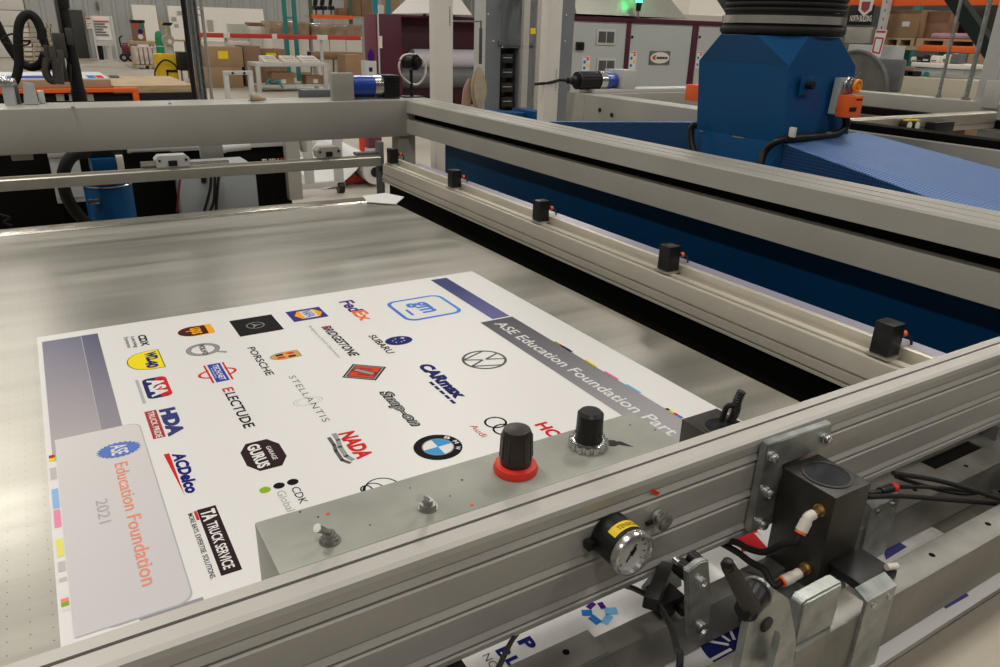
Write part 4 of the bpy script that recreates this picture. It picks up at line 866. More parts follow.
k.cyl((e, 4.1, zc), (e-.03, 4.1, zc), rr*.55, rr*.4, n=20); k.cyl((e-.03, 4.1, zc), (e-.06, 4.1, zc), .02, n=14); k.build('motor_body', m)
k = MB(RUBBER); k.tube([(e-.061, 4.1, zc), (e-.12, 4.1, zc+.005), (e-.2, 4.1, zc-.01), (e-.30, 4.12, zc-.02)], .009, 8); tag(k.build('cable'), 'black power cable at the tail of the second press motor', 'cable')
# poles on the far side of the second press
def pole(px0, px1, r, label, X, square=False, m=GALV):
    a = on_x(px1, 95, X); k = MB(m)
    if square: k.box(X, X+r*2, a.y-r, a.y+r, fz+.001, 3.2, .006); k.box(X+.002, X+r*2-.002, a.y-r-.012, a.y-r, fz+.02, 3.2, .004)
    else: k.cyl((X+.05, a.y, fz+.001), (X+.05, a.y, 3.2), r, n=16); k.cyl((X+.05, a.y, fz+.001), (X+.05, a.y, fz+.02), r*1.8, n=16)
    tag(k.build('pole'), label, 'pole')
pole(957, 934.5, .011, 'thinnest steel rod rising from the far beam of the second press', FX+.02)
pole(983, 962.5, .015, 'slim steel pole rising between the thin rod and the thick grey post', FX+.02)
pole(995, 984, .055, 'thick grey steel post rising from the far beam of the second press', FX+.02, True, GREYL)

# ================================================================== GREY CABINET, POSTS AND DRYER
Y = 6.0
X0, X1, _, Z1 = fbox(486, 0, 572, 120, Y); Z1 = 2.4
DC = X0*on_y(474, 60, 1).y/on_y(474, 60, 1).x-Y
cb = thing('control_cabinet', 'tall dark grey control cabinet with a column of black drive modules', 'cabinet', ((X0+X1)/2, Y+.3, 0))
CABG = mat('cabinet_blue_grey', srgb(112, 116, 120), .45, noise=.04)
k = MB(CABG); zo = on_y(508, 48, Y).z; xo0, xo1 = on_y(500, 80, Y).x, on_y(518, 80, Y).x
k.box(X0, xo0, Y, Y+DC, 0, Z1, .004); k.box(xo1, X1, Y, Y+DC, 0, Z1, .004); k.box(xo0, xo1, Y, Y+DC, zo, Z1, .002); k.box(xo0, xo1, Y+.2, Y+DC, 0, zo); k.build('housing', cb)
k = MB(GREYD); k.box(xo0-.03, on_y(535, 42, Y).x, Y-.012, Y-.0005, zo+.02, zo+.06, .002); k.build('lintel', cb)
k = MB(BLACK)
mods = []
for i in range(5):
    py = 54+i*14.5; a, b = on_y(501, py, Y+.02), on_y(513, py+9, Y+.02); k = MB(BLACKM); k.box(a.x+.004, b.x, Y+.02, Y+.19, b.z, a.z, .004); o = k.build('drive_module', cb)
    k = MB(GREYL); k.box(a.x+.02, b.x-.02, Y+.014, Y+.0195, (a.z+b.z)/2+.004, (a.z+b.z)/2+.01); k.build('slot_line', o)
k = MB(WHITE)
for px, py in ((488, 14), (493, 41), (502, 47), (566, 15), (565, 41)):
    c = on_y(px, py, Y); k.cyl((c.x, Y-.008, c.z), (c.x, Y-.0005, c.z), .007, n=10)
k.build('screw', cb, 'small pale screws')
k = MB(GREYL); k.box(X0-.008, X0-.0005, Y+.01, Y+DC-.01, 0, Z1, .001); k.build('side_panel', cb, 'paler side panel')
for a, b, lab in ((520, 526, 'a'), (533, 537, 'b')):
    x0, x1 = on_y(a, 60, Y-.2).x, on_y(b, 60, Y-.2).x; k = MB(ALU); k.box(x0, x1, Y-.24, Y-.2, 0, Z1, .003); k.box(x0+.012, x1-.012, Y-.2, Y-.001, 1.9, 1.96)
    o = k.build('upright_profile'); tag(o, 'upright aluminium profile in front of the grey cabinet, %s' % ('beside the drive modules' if lab == 'a' else 'beside the white post'), 'profile')
    if lab == 'b': X2, X3, Z0, Z3 = fbox(531, 28, 536, 34, Y-.25); k = MB(YELLOWL); k.box(X2, X3, Y-.246, Y-.2405, Z0, Z3); k.build('warning_label', o, 'tiny yellow warning label')
# white posts
for (a, b, e, Yp, lab) in ((435, 453, 453, 4.25, 'plain white square post standing behind the frame corner by the maroon machine'), (546, 560, 560, 4.1, 'white square post standing in front of the dark grey cabinet')):
    x0, x1 = on_y(a, 60, Yp).x, on_y(b, 60, Yp).x; k = MB(WHITE); k.box(x0, x1, Yp, Yp+.075, 0, 2.6, .004); o = k.build('white_post'); tag(o, lab, 'post')
    k = MB(GREYD)
    for i in range(9): z = on_y(b, 70+i*2.5 if a > 500 else 8+i*2.2, Yp).z; k.box(x1-.026, x1-.018, Yp-.0012, Yp-.0002, z, z+.006)
    k.build('stencil_mark', o, 'small dark stencilled marks')
# hanging glove
gx = on_y(479, 90, 5.2); G = thing('work_glove', 'long beige work glove hanging by a dark strap from the grey cabinet', 'glove', on_y(479, 108, 5.2))
k = MB(BEIGE); P = [on_y(px, py, 5.2) for px, py in ((476, 110), (480, 111), (484, 106), (487, 92), (486, 80), (482, 70), (479, 65), (475, 71), (472, 82), (472, 95))]
k.prism([(p.x, p.z) for p in P], 'y', 5.185, 5.235, bev=.014); k.build('palm', G)
k = MB(mat('pinkish_leather', (.42, .27, .2), .7)); P = [on_y(px, py, 5.25) for px, py in ((462, 107), (470, 109), (472, 95), (473, 78), (469, 78), (464, 88))]; k.prism([(p.x, p.z) for p in P], 'y', 5.24, 5.275, bev=.01); k.build('thumb', G)
k = MB(mat('dark_green_strap', (.06, .065, .05), .6)); a, b = on_y(480, 64, 5.21), on_y(480, 28, 5.21); k.box(a.x-.012, a.x+.012, 5.2, 5.21, a.z, b.z, .002); k.cyl((a.x, 5.205, b.z), (a.x, 5.205, b.z+.05), .006, n=8); k.build('strap', G)
k = MB(GREYD); k.cyl((a.x, 5.205, b.z+.045), (a.x, Y+.02, b.z+.045), .006, n=8); tag(k.build('hook'), 'thin dark hook holding the beige glove strap', 'hook')
# blue block at the cabinet foot
k = MB(BLUE); x0, x1, Z0, Z3 = fbox(495, 112, 545, 125, 4.9); k.box(x0, on_y(514, 117, 4.9).x, 4.9, 5.2, 0, Z3, .003); k.box(on_y(533, 117, 4.9).x, x1, 4.9, 5.2, 0, Z3, .003); k.box(x0, x1, 5.0, 5.2, 0, Z3-.02); tag(k.build('blue_stand'), 'low blue steel stand at the foot of the grey cabinet', 'stand')
# dryer: pale grey panels in maroon framing
Y = 8.2
dr = thing('dryer_unit', 'long pale grey dryer with maroon frame strips and a hood above', 'dryer', (8.5, Y+.6, 0))
a, b = on_y(572, 18, Y), on_y(850, 30, Y); zt = a.z; xl = a.x; xr = on_y(860, 60, Y).x
MB(PANEL).box(xl, xr, Y, Y+1.6, 0, zt-.03, .004).build('housing', dr)
k = MB(MAROON); k.box(xl, xr, Y-.02, Y+1.6, zt-.0295, zt+.03, .004); k.build('top_strip', dr)
for px, pw in ((627.5, 4), (694, 5.5)): x0 = on_y(px-pw/2, 40, Y).x; x1 = on_y(px+pw/2, 40, Y).x; k = MB(MAROON); k.box(x0, x1, Y-.02, Y-.0005, .2, zt-.03, .002); k.build('frame_strip', dr)
for y0, y1 in ((29, 45), (58, 73)):
    x0, x1, Z0, Z1 = fbox(596, y0, 615, y1, Y); k = MB(GREYL); k.box(x0, x1, Y-.015, Y-.0005, Z0, Z1, .003); o = k.build('vent', dr)
    for q in (0, 1):
        xa = x0+.03+q*(x1-x0-.03)*.48; k = MB(GREYD); k.box(xa, xa+(x1-x0)*.38, Y-.019, Y-.0155, Z0+.03, Z1-.03)
        for j in range(7): z = Z0+.04+j*(Z1-Z0-.08)/6; k.box(xa+.004, xa+(x1-x0)*.38-.004, Y-.026, Y-.019, z-.003, z+.003)
        k.build('grille', o)
x0, x1, Z0, Z1 = fbox(575.5, 42, 583, 50, Y); k = MB(BLACK); k.box(x0, x1, Y-.03, Y-.0005, Z0, Z1, .004); k.cyl(((x0+x1)/2, Y-.03, (Z0+Z1)/2), ((x0+x1)/2, Y-.06, (Z0+Z1)/2), .025, n=16); k.build('main_switch', dr)
k = MB(BLACK)
for px, py in ((632, 37), (699.5, 37)): c = on_y(px, py, Y); k.cyl((c.x, Y-.012, c.z), (c.x, Y-.0005, c.z), .018, n=14)
k.build('lock', dr)
x0, x1, Z0, Z1 = fbox(649, 51, 669.5, 64.5, Y); k = MB(GREYD); k.box(x0, x1, Y-.012, Y-.0005, Z0, Z1, .002); pl = k.build('logo_plate', dr)
cx_, cz_ = (x0+x1)/2, (Z0+Z1)/2; k = MB(WHITE); bm = bmesh.new(); bm.faces.new([bm.verts.new((cx_+(x1-x0)*.46*math.cos(2*math.pi*i/32), Y-.013, cz_+(Z1-Z0)*.42*math.sin(2*math.pi*i/32))) for i in range(32)]); k.add(bm); k.build('logo_oval', pl, 'white oval')
k = MB(REDB); w = x1-x0; k.prism([(cx_-w*.40, cz_), (cx_-w*.28, cz_+w*.09), (cx_-w*.18, cz_+w*.08), (cx_-w*.26, cz_), (cx_-w*.18, cz_-w*.05), (cx_-w*.28, cz_-w*.08)], 'y', Y-.016, Y-.0135)
for i in range(7): k.box(cx_-w*(.16-.077*i), cx_-w*(.10-.077*i), Y-.015, Y-.0135, cz_-w*.045, cz_+w*.035, 0, K)
k.build('logo_mark', pl)
for px0, py0, px1, py1 in ((582, 56, 589.5, 71), (629, 51, 636, 69), (696, 51, 702, 68)):
    x0, x1, Z0, Z1 = fbox(px0, py0, px1, py1, Y); k = MB(PAPERW); k.box(x0, x1, Y-.004, Y-.0005, Z0, Z1); w, h = x1-x0, Z1-Z0
    for j, mm in enumerate((ORANGE, BL, YELLOWL, BL)): k.cyl((x0+w*(.3 if j % 2 else .7), Y-.006, Z1-h*(.2+j*.2)), (x0+w*(.3 if j % 2 else .7), Y-.0042, Z1-h*(.2+j*.2)), w*.17, n=12, m=mm)
    k.box(x0+w*.1, x1-w*.1, Y-.006, Y-.0042, Z1-h*.09, Z1-h*.05, 0, REDB); k.build('safety_sticker', dr, 'white sticker with coloured safety symbols')
a = on_y(574, 16, Y); b = on_y(684, 17, Y); HOODM = mat('olive_hood', (.34, .335, .29), .3, .2, noise=.05)
k = MB(HOODM); k.faces([(a.x, Y-.05, zt+.05), (b.x, Y-.05, zt+.05), (b.x-.05, Y+1.4, zt+.05), (a.x, Y+1.4, zt+.05), (a.x, Y+.4, zt+1.0), (b.x-.9, Y+.4, zt+1.0), (b.x-.9, Y+1.2, zt+1.0), (a.x, Y+1.2, zt+1.0)], [(0, 1, 5, 4), (1, 2, 6, 5), (2, 3, 7, 6), (3, 0, 4, 7), (0, 3, 2, 1), (4, 5, 6, 7)]); k.build('canopy', dr, None, 5)
c, e = on_y(684, 12, Y+.3), on_y(718, 12, Y+.3); k = MB(IVORY); k.faces([(c.x, Y+.2, c.z-.03), (e.x+.1, Y+.2, c.z-.03), (e.x+.1, Y+1, c.z-.03), (c.x, Y+1, c.z-.03), (c.x+.18, Y+.45, c.z+.35), (e.x-.1, Y+.45, c.z+.35), (e.x-.1, Y+.8, c.z+.35), (c.x+.18, Y+.8, c.z+.35)], [(0, 1, 5, 4), (1, 2, 6, 5), (2, 3, 7, 6), (3, 0, 4, 7), (0, 3, 2, 1), (4, 5, 6, 7)]); k.box(c.x-.02, e.x+.12, Y+.18, Y+1.02, zt+.031, c.z-.03, .004); k.build('exhaust_cowl', dr, 'off white exhaust cowl', 5)
c = on_y(638, 14, Y-.10); k = MB(STEEL); k.cyl((c.x, Y-.1, zt+.03), (c.x, Y-.1, on_y(638, 11, Y-.1).z), .012, n=10); k.box(c.x-.02, c.x+.02, Y-.12, Y-.0, zt+.03, zt+.04); st = k.build('signal_mast', dr)
z0 = on_y(638, 11, Y-.1).z; k = MB(BLACK); k.cyl((c.x, Y-.1, z0), (c.x, Y-.1, z0+.10), .032, .04, n=18); k.build('lamp_base', st)
k = MB(mat('green_signal_lamp', (.05, .7, .2), .3, emit=(.03, 1, .25), estr=9)); k.cyl((c.x, Y-.1, z0+.1005), (c.x, Y-.1, z0+.25), .04, n=18); k.build('green_lamp', st, 'lit green signal lamp')
# ================================================================== HALL
fl = MB(CONCRETE); fl.box(-16, 44, -7, 40, -.2, 0); struct(fl.build('floor'))
YW = 39.6
k = MB(WALLM); k.box(-16, 44, YW, YW+.2, 0, 9)
x = -16
while x < 44: k.prism([(x, YW), (x+.05, YW-.05), (x+.17, YW-.05), (x+.22, YW)], 'z', 0, 9); x += .55
struct(k.build('wall_back'))
k = MB(WALLM); k.box(44, 44.2, -7, YW, 0, 9); struct(k.build('wall_right'))
x0, x1, _, z1 = fbox(-14, -4, 28, 58, YW-.12)
DOORW = mat('dock_door_white', (.66, .63, .58), .5); k = MB(DOORW)
for i in range(7): k.box(x0, x1, YW-.16, YW-.055, .02+i*.62, .62+i*.62, .012)
struct(k.build('door_1'))
x0, x1, Z0, z1 = fbox(73.5, 10, 86, 60, YW-.1); k = MB(mat('dark_door_paint', (.035, .034, .03), .5)); k.box(x0, x1, YW-.14, YW-.055, 0, z1, .01); k.cyl((x1-.15, YW-.2, 1.0), (x1-.15, YW-.14, 1.0), .03, n=10); struct(k.build('door_2'))
def post_part(name, parent, m, *a, **kw): k = MB(m); k.box(*a, **kw); return k.build(name, parent)
def wallsign(px0, py0, px1, py1, m, label, name='wall_sign', cat='sign', rows=0, hd=None, Y=YW-.09):
    x0, x1, Z0, Z1 = fbox(px0, py0, px1, py1, Y); k = MB(m); k.box(x0, x1, Y, Y+.039, Z0, Z1, .004); o = k.build(name); tag(o, label, cat)
    if rows or hd:
        k = MB(GREYD)
        if hd: k.box(x0+(x1-x0)*.06, x1-(x1-x0)*.06, Y-.006, Y-.001, Z1-(Z1-Z0)*.20, Z1-(Z1-Z0)*.05, 0, hd)
        for i in range(rows): z = Z1-(Z1-Z0)*(.32+.6*i/rows); k.box(x0+(x1-x0)*.1, x0+(x1-x0)*(.55+.35*(i % 2)), Y-.006, Y-.001, z-.02, z)
        k.build('printing', o)
    return o
wallsign(-3, 2, 2.5, 8, YELLOWL, 'small yellow sign edge at the far dock door'); wallsign(-3, 9, 2.5, 14, BL, 'small blue sign edge under the yellow one at the dock door')
wallsign(79, 34, 85, 48, WHITE, 'small white notice with red heading on the dark far door', rows=3, hd=REDB); wallsign(86, 17, 91.5, 29, WHITE, 'pale notice sheet on the far wall beside the easel board', rows=3, hd=REDB)
wallsign(96, 2, 99, 10, GREYD, 'narrow dark box high on the far wall above the easel board', 'conduit_box', 'box')
# leaning boards along the wall
def lean(px0, py0, px1, py1, label, marks=(), Y=YW-1.2, base=None):
    x0, x1, Z0, Z1 = fbox(px0, py0, px1, py1, Y); o = thing('white_board', label, 'board', ((x0+x1)/2, Y, 0)); k = MB(WHITE); k.prism([(Y-.35, 0), (Y-.31, 0), (Y+.04, Z1), (Y, Z1)], 'x', x0, x1); k.build('panel', o)
    for a, b, c, d in marks:
        X0, X1, z0, z1 = fbox(a, b, c, d, Y-.3); k = MB(GREY); yy = Y-.35*(1-(z0+z1)/2/Z1)-.03; k.box(X0, X1, yy-.01, yy+.004, z0, z1); k.build('picture', o)
lean(134, 5, 158, 45, 'tall white board leaning on the far wall above the wrapped bundles')
lean(169, 6, 186, 36, 'white board pinned with small pictures leaning behind the steel uprights', ((178, 11, 183, 15), (172, 17, 177, 21), (175, 24, 179, 27)))
lean(199, 8, 264, 40, 'widest white board leaning on the far wall behind the red and white rail', ((208, 20, 214, 32),))
# easel board
Y = 37; x0, x1, Z0, Z1 = fbox(92, 16, 114, 40, Y)
e = thing('easel_board', 'white notice board with printed lines on a steel easel by the far wall', 'notice board', ((x0+x1)/2, Y, 0))
k = MB(WHITE); k.prism([(Y-.05, Z0), (Y, Z0), (Y+.12, Z1), (Y+.07, Z1)], 'x', x0, x1); o = k.build('board', e)
k = MB(GREYD); w = x1-x0
for i in range(6): z = Z1-.2-i*(Z1-Z0-.3)/6; yy = Y-.07+.12*(z-Z0)/(Z1-Z0); k.box(x0+w*.12, x0+w*(.8 if i == 0 else .5+.1*(i % 3)), yy-.006, yy+.02, z-.03, z+.02, 0, REDB if i == 0 else None)
k.build('printing', o)
for q in (.03, .93): k = MB(GREYL); k.beam((x0+w*q, Y-.25, 0), (x0+w*q, Y+.02, Z1), .06, .06); k.build('leg', e)
k = MB(GREYL); k.box(x0, x1, Y-.3, Y-.24, .0, .06); k.box(x0, x1, Y-.12, Y-.06, Z0-.22, Z0-.02); k.build('crossbar', e)
def bin_(px0, py0, px1, py1, Y, m, name, label, cat):
    x0, x1, Z0, Z1 = fbox(px0, py0, px1, py1, Y); Z1 = max(Z1, .5); r = (x1-x0)/2; o = thing(name, label, cat, ((x0+x1)/2, Y, 0)); k = MB(m); k.lathe([(0, 0), (r*.82, 0), (r, Z1*.96), (r*.93, Z1*.97), (r*.78, .04), (0, .04)], ((x0+x1)/2, Y+r, 0), n=24); k.build('body', o)
    k = MB(m); k.lathe([(r*.93, Z1*.97), (r*1.06, Z1*.97), (r*1.06, Z1), (r*.93, Z1)], ((x0+x1)/2, Y+r, 0), n=24); k.build('rim', o)
bin_(97, 44, 104, 60, 37.6, BLACK, 'waste_bin', 'black waste bin standing behind the easel board legs', 'bin'); bin_(106.5, 46, 112.5, 60, 37.6, WHITE, 'waste_bin', 'white waste bin standing behind the easel board legs', 'bin')
# red pump cart
Y = 36.5; x0, x1, Z0, Z1 = fbox(120, 42, 133, 59, Y); c = thing('pump_cart', 'dark red engine pump on a small cart near the far wall', 'pump', ((x0+x1)/2, Y, 0)); w = x1-x0
k = MB(mat('pump_red', (.12, .01, .012), .4)); k.box(x0+.1, x1-.1, Y, Y+.4, .25, Z1*.8, .06); k.cyl((x0+w*.3, Y+.2, Z1*.75), (x0+w*.7, Y+.2, Z1*.75), .16, n=18); k.build('engine', c)
for q in (.22, .78): k = MB(BLACK); k.ring((x0+w*q, Y-.05, .17), (0, 1, 0), .12, .05); k.build('wheel', c)
k = MB(BLACK); k.tube([(x0+w*.2, Y+.3, Z1*.7), (x0+w*.15, Y+.3, Z1*1.15), (x0+w*.4, Y+.3, Z1*1.3)], .03, 8); k.build('handle', c)
# display box on plank table with wrapped bundles under it
Y = 32.5; x0, x1, Z0, Z1 = fbox(131, 41, 156, 48, Y); tb = thing('plank_table', 'low brown plank table standing behind the wrapped bundles', 'table', ((x0+x1)/2, Y, 0)); k = MB(WOOD); k.box(x0, x1, Y, Y+1, Z1-.12, Z1, .01); k.build('top', tb)
for a in (x0+.05, x1-.13):
    for b in (Y+.05, Y+.87): k = MB(WOOD); k.box(a, a+.08, b, b+.08, 0, Z1-.121); k.build('leg', tb)
zt = Z1; x0, x1, _, Z1 = fbox(133, 20, 145, 40, Y+.2); db = thing('display_carton', 'dark printed display carton standing on the plank table', 'box', ((x0+x1)/2, Y+.2, zt)); k = MB(CARDD); k.box(x0, x1, Y+.2, Y+.7, zt+.001, Z1-.1, .01); k.build('carton', db)
k = MB(BLACK); k.box(x0-.03, x1+.03, Y+.17, Y+.73, Z1-.099, Z1, .01); k.build('lid', db)
for dx, dz, m in ((.3, .75, REDB), (.6, .45, PU), (.55, .2, WHITE), (.75, .7, GREEN)): k = MB(m); k.cyl((x0+(x1-x0)*dx, Y+.19, zt+(Z1-zt)*dz), (x0+(x1-x0)*dx, Y+.1995, zt+(Z1-zt)*dz), .09, n=14); k.build('printed_patch', db)
Y = 31; pl = None
def pallet(x0, x1, Y, d, z, label, group=None):
    p = thing('pallet', label, 'pallet', ((x0+x1)/2, Y+d/2, z), group); k = MB(WOOD)
    for i in range(7): yy = Y+d*(i+.08)/7; k.box(x0, x1, yy, yy+d*.10, z+.12, z+.14)
    k.build('deck', p)
    for q in (0, .46, .92): k = MB(WOOD); k.box(x0+(x1-x0)*q, x0+(x1-x0)*(q+.08), Y, Y+d, z+.001, z+.1195); k.build('runner', p)
    return p
x0, x1, Z0, Z1 = fbox(135, 47, 163, 69, Y); pallet(x0, x1, Y, 1.0, 0, 'wooden pallet under the white wrapped bundles'); n = 6
for i in range(n):
    a = x0+(x1-x0)*(i/n)+.01; b = x0+(x1-x0)*((i+1)/n)-.01; k = MB(mat('wrapped_bundle', (.62, .52, .46), .5, noise=.3, nscale=4)); k.box(a, b, Y+.05, Y+.9, .145, Z1, .05); o = k.build('wrapped_bundle'); tag(o, 'white wrapped upright bundle standing in the row on the far pallet', 'bundle', 'white wrapped bundles on a pallet')
# green drum, meter box, yellow stand
Y = 30; x0, x1, Z0, Z1 = fbox(155, 31, 163, 50, Y); g = thing('green_cylinder', 'green gas cylinder standing behind the yellow stand', 'cylinder', ((x0+x1)/2, Y, 0)); r = (x1-x0)/2; k = MB(GREEN); k.lathe([(0, 0), (r, 0), (r, Z1*.8), (r*.75, Z1*.95), (r*.3, Z1), (0, Z1)], ((x0+x1)/2, Y, 0), n=20); k.build('body', g); k = MB(GREYL); k.ring(((x0+x1)/2, Y, Z1*.62), (0, 0, 1), r, .015); k.build('band', g)
Y = 24.6; x0, x1, Z0, Z1 = fbox(163, 30, 174, 55, Y); m = thing('meter_stand', 'grey metering pump with round body on a column behind the yellow stand', 'pump', ((x0+x1)/2, Y, 0)); w = x1-x0; k = MB(GREYL); k.box(x0+w*.2, x1-w*.2, Y, Y+.25, 0, Z0+(Z1-Z0)*.5, .02); k.build('column', m); k = MB(GREY); k.cyl((x0+w*.5, Y-.15, Z0+(Z1-Z0)*.6), (x0+w*.5, Y+.3, Z0+(Z1-Z0)*.6), w*.48, n=22); k.build('pump_body', m); k = MB(WHITE); k.cyl((x0+w*.55, Y-.16, Z0+(Z1-Z0)*.55), (x0+w*.55, Y-.15, Z0+(Z1-Z0)*.55), .06, n=12); k.build('dial', m)
Y += .5; k = MB(YELLOW); X0, X1, z0, z1 = fbox(161, 22.5, 170, 25.5, Y); k.box(X0, X1, Y, Y+.03, z0, z1)
for i in range(4): q = X0+(X1-X0)*(i/4+.03); k.prism([(q, z0), (q+.08, z0), (q+.14, z1), (q+.06, z1)], 'y', Y-.006, Y-.001, m=BLACK)
k.box((X0+X1)/2-.02, (X0+X1)/2+.02, Y+.031, Y+.05, 0, z1); tag(k.build('hazard_sign'), 'little black and yellow striped hazard plate over the grey metering pump', 'sign')
Y = 23.9; x0, x1, Z0, Z1 = fbox(157, 54, 178, 83, Y, True); y = thing('yellow_stand', 'bright yellow pedestal with a black cable looped over it', 'pedestal', ((x0+x1)/2, Y, 0)); w = x1-x0; k = MB(YELLOW); k.prism([(x0+w*.02, 0), (x1, 0), (x1-w*.05, Z1), (x0, Z1)], 'y', Y, Y+.5, bev=.02); k.build('body', y); k = MB(BLACK); k.box(x0+w*.42, x1-.02, Y-.03, Y-.001, .3, .36); k.box(x0+w*.42, x0+w*.5, Y-.03, Y-.001, .0, .36); k.build('guard_bar', y)
k = MB(RUBBER); k.tube([on_y(156, 83, Y-.1), on_y(155, 72, Y-.1), on_y(160, 63, Y-.1), on_y(166, 60, Y-.1), on_y(174, 64, Y-.1), on_y(178, 70, Y-.1)], .022, 8); tag(k.build('cable'), 'black cable draped in an arch over the yellow pedestal', 'cable'); k = MB(ORANGE); a = on_y(157, 76, Y-.05); k.cyl((a.x, Y-.05, 0), (a.x, Y-.05, a.z), .05, .03, n=12); tag(k.build('orange_marker'), 'small orange marker beside the yellow pedestal', 'marker')
Y = 23.6; x0, x1, Z0, Z1 = fbox(180, 52, 191, 86, Y, True); c = thing('tool_trolley', 'black tool trolley standing between the yellow pedestal and the steel uprights', 'trolley', ((x0+x1)/2, Y, 0)); k = MB(BLACK); k.box(x0, x1, Y, Y+.5, .35, Z1, .02); k.build('body', c); k = MB(GREYD)
for a in (x0+.02, x1-.06): k = MB(GREYD); k.box(a, a+.04, Y+.05, Y+.09, 0, .35); k.build('leg', c)
x0, x1, Z0, Z1 = fbox(176, 40, 200, 46, 25.5); t = thing('round_table', 'pale round table top behind the black tool trolley', 'table', ((x0+x1)/2, 25.5, 0)); k = MB(WOOD); k.cyl(((x0+x1)/2, 25.9, Z1-.05), ((x0+x1)/2, 25.9, Z1), (x1-x0)/2, n=30); k.build('top', t); k = MB(GREYD); k.cyl(((x0+x1)/2, 25.9, 0), ((x0+x1)/2, 25.9, Z1-.051), .05, n=12); k.build('column', t)
# steel uprights close behind the press
for i, (pxt, pxb, r, m, sq, lab) in enumerate(((184, 194.5, .018, BLACK, 0, 'black tube standing first in the row of uprights behind the back beam'), (189, 199.5, .020, STEEL, 1, 'bright steel channel upright next to the black tube'), (194, 204, .017, GALV, 1, 'broad galvanised channel upright in the middle of the row'), (204, 211.5, .013, GREY, 0, 'thin grey conduit pole with a ring clamp beside the galvanised channel'))):
    Yp = 6.2+.12*i; a = on_y(pxb, 95, Yp); k = MB(m)
    if sq: k.box(a.x-r, a.x+r, Yp, Yp+.012, 0, 3, .002); k.box(a.x-r, a.x-r+.008, Yp-.035, Yp, 0, 3); k.box(a.x+r-.008, a.x+r, Yp-.035, Yp, 0, 3)
    else: k.cyl((a.x, Yp, 0), (a.x, Yp, 3), r, n=14)
    if i == 3: c = on_y(201, 12, Yp-.02); k.ring((c.x-.01, Yp-.02, c.z), (0, 1, 0), .022, .005)
    tag(k.build('upright_pole'), lab, 'upright')
# red and white rail
Y = 23.2; xs = [(196, 'r', 223.5), (223.5, 'w', 230), (230, 'r', 272), (272, 'w', 277), (277, 'r', 317), (317, 'w', 327.5), (327.5, 'r', 361)]
b = thing('barrier_rail', 'long red barrier rail with white sleeves running before the boxes', 'barrier', (6, Y, 0))
for a, c, e in xs:
    x0, x1 = on_y(a, 37, Y).x, on_y(e, 37, Y).x; zc = on_y(280, 36.6, Y).z; h = .055 if c == 'r' else .065; k = MB(REDB if c == 'r' else WHITE); k.box(x0+.001, x1-.001, Y-(.0 if c == 'r' else .015), Y+.06+(.0 if c == 'r' else .015), zc-h*1.1, zc+h*1.1, .006); k.build('rail' if c == 'r' else 'sleeve', b, None if c == 'r' else 'white sleeve')
for px in (226.5, 322): x0 = on_y(px, 37, Y).x; k = MB(GREYL); k.box(x0-.04, x0+.04, Y+.08, Y+.14, 0, zc-.0); k.build('post', b)
def carton(px0, py0, px1, py1, Y, d, m, label, z0=0, labelpx=None, group=None, tape=True, floor=True, name='carton', cat='box', zt=None):
    x0, x1, Z0, Z1 = fbox(px0, py0, px1, py1, Y); Z0 = z0 if floor else Z0
    o = thing(name, label, cat, ((x0+x1)/2, Y+d/2, Z0), group); k = MB(m); k.box(x0, x1, Y, Y+d, Z0+.001, Z1, .012); k.build('body', o)
    if tape: k = MB(mat('packing_tape', (.38, .27, .16), .3)); k.box((x0+x1)/2-.04, (x0+x1)/2+.04, Y-.003, Y+d*.9, Z1+.0005, Z1+.003); k.build('tape', o)
    if labelpx: a, b, zz0, zz1 = fbox(*labelpx, Y); k = MB(YELLOWL if m is not WHITE else GREYL); k.box(a, b, Y-.006, Y-.0005, zz0, zz1); k.build('label', o, 'yellow paper label' if m is not WHITE else None)
    return Z1
Y = 22
z = carton(204, 67, 243, 88, Y, 1.1, CARD, 'big brown carton on the floor under the one with the yellow label', tape=False)
carton(205, 47, 243, 66.5, Y, 1.1, CARD, 'big brown carton with a yellow label stacked on another carton', z, (218, 51, 228, 59))
carton(245, 46, 262, 90, Y+.2, .9, CARDD, 'tall brown carton between the stacked cartons and the pale table', tape=False)
carton(262, 49, 286, 88, Y+.4, .9, CARDD, 'wide dark carton with a yellow label behind the pale table', 0, (266, 53, 276, 56.5))
zq = carton(318, 59.5, 333, 77, Y+1.8, .6, WHITE, 'white box behind the pale table beside a second white box', tape=False); carton(335, 59.5, 344, 77, Y+1.8, .6, WHITE, 'narrow white box standing beside the tan carton', tape=False)
carton(313, 52, 363, 58, Y+1.8, .6, CARD, 'long flat brown carton lying across the white boxes behind the pale table', zq, tape=False)
carton(345.5, 55, 364, 75, Y+.9, .7, CARD, 'tan rounded carton beside the maroon machine'); carton(196, 41, 250, 45, 26, .4, WHITE, 'flat pale carton lying behind the big brown cartons', floor=False, tape=False)
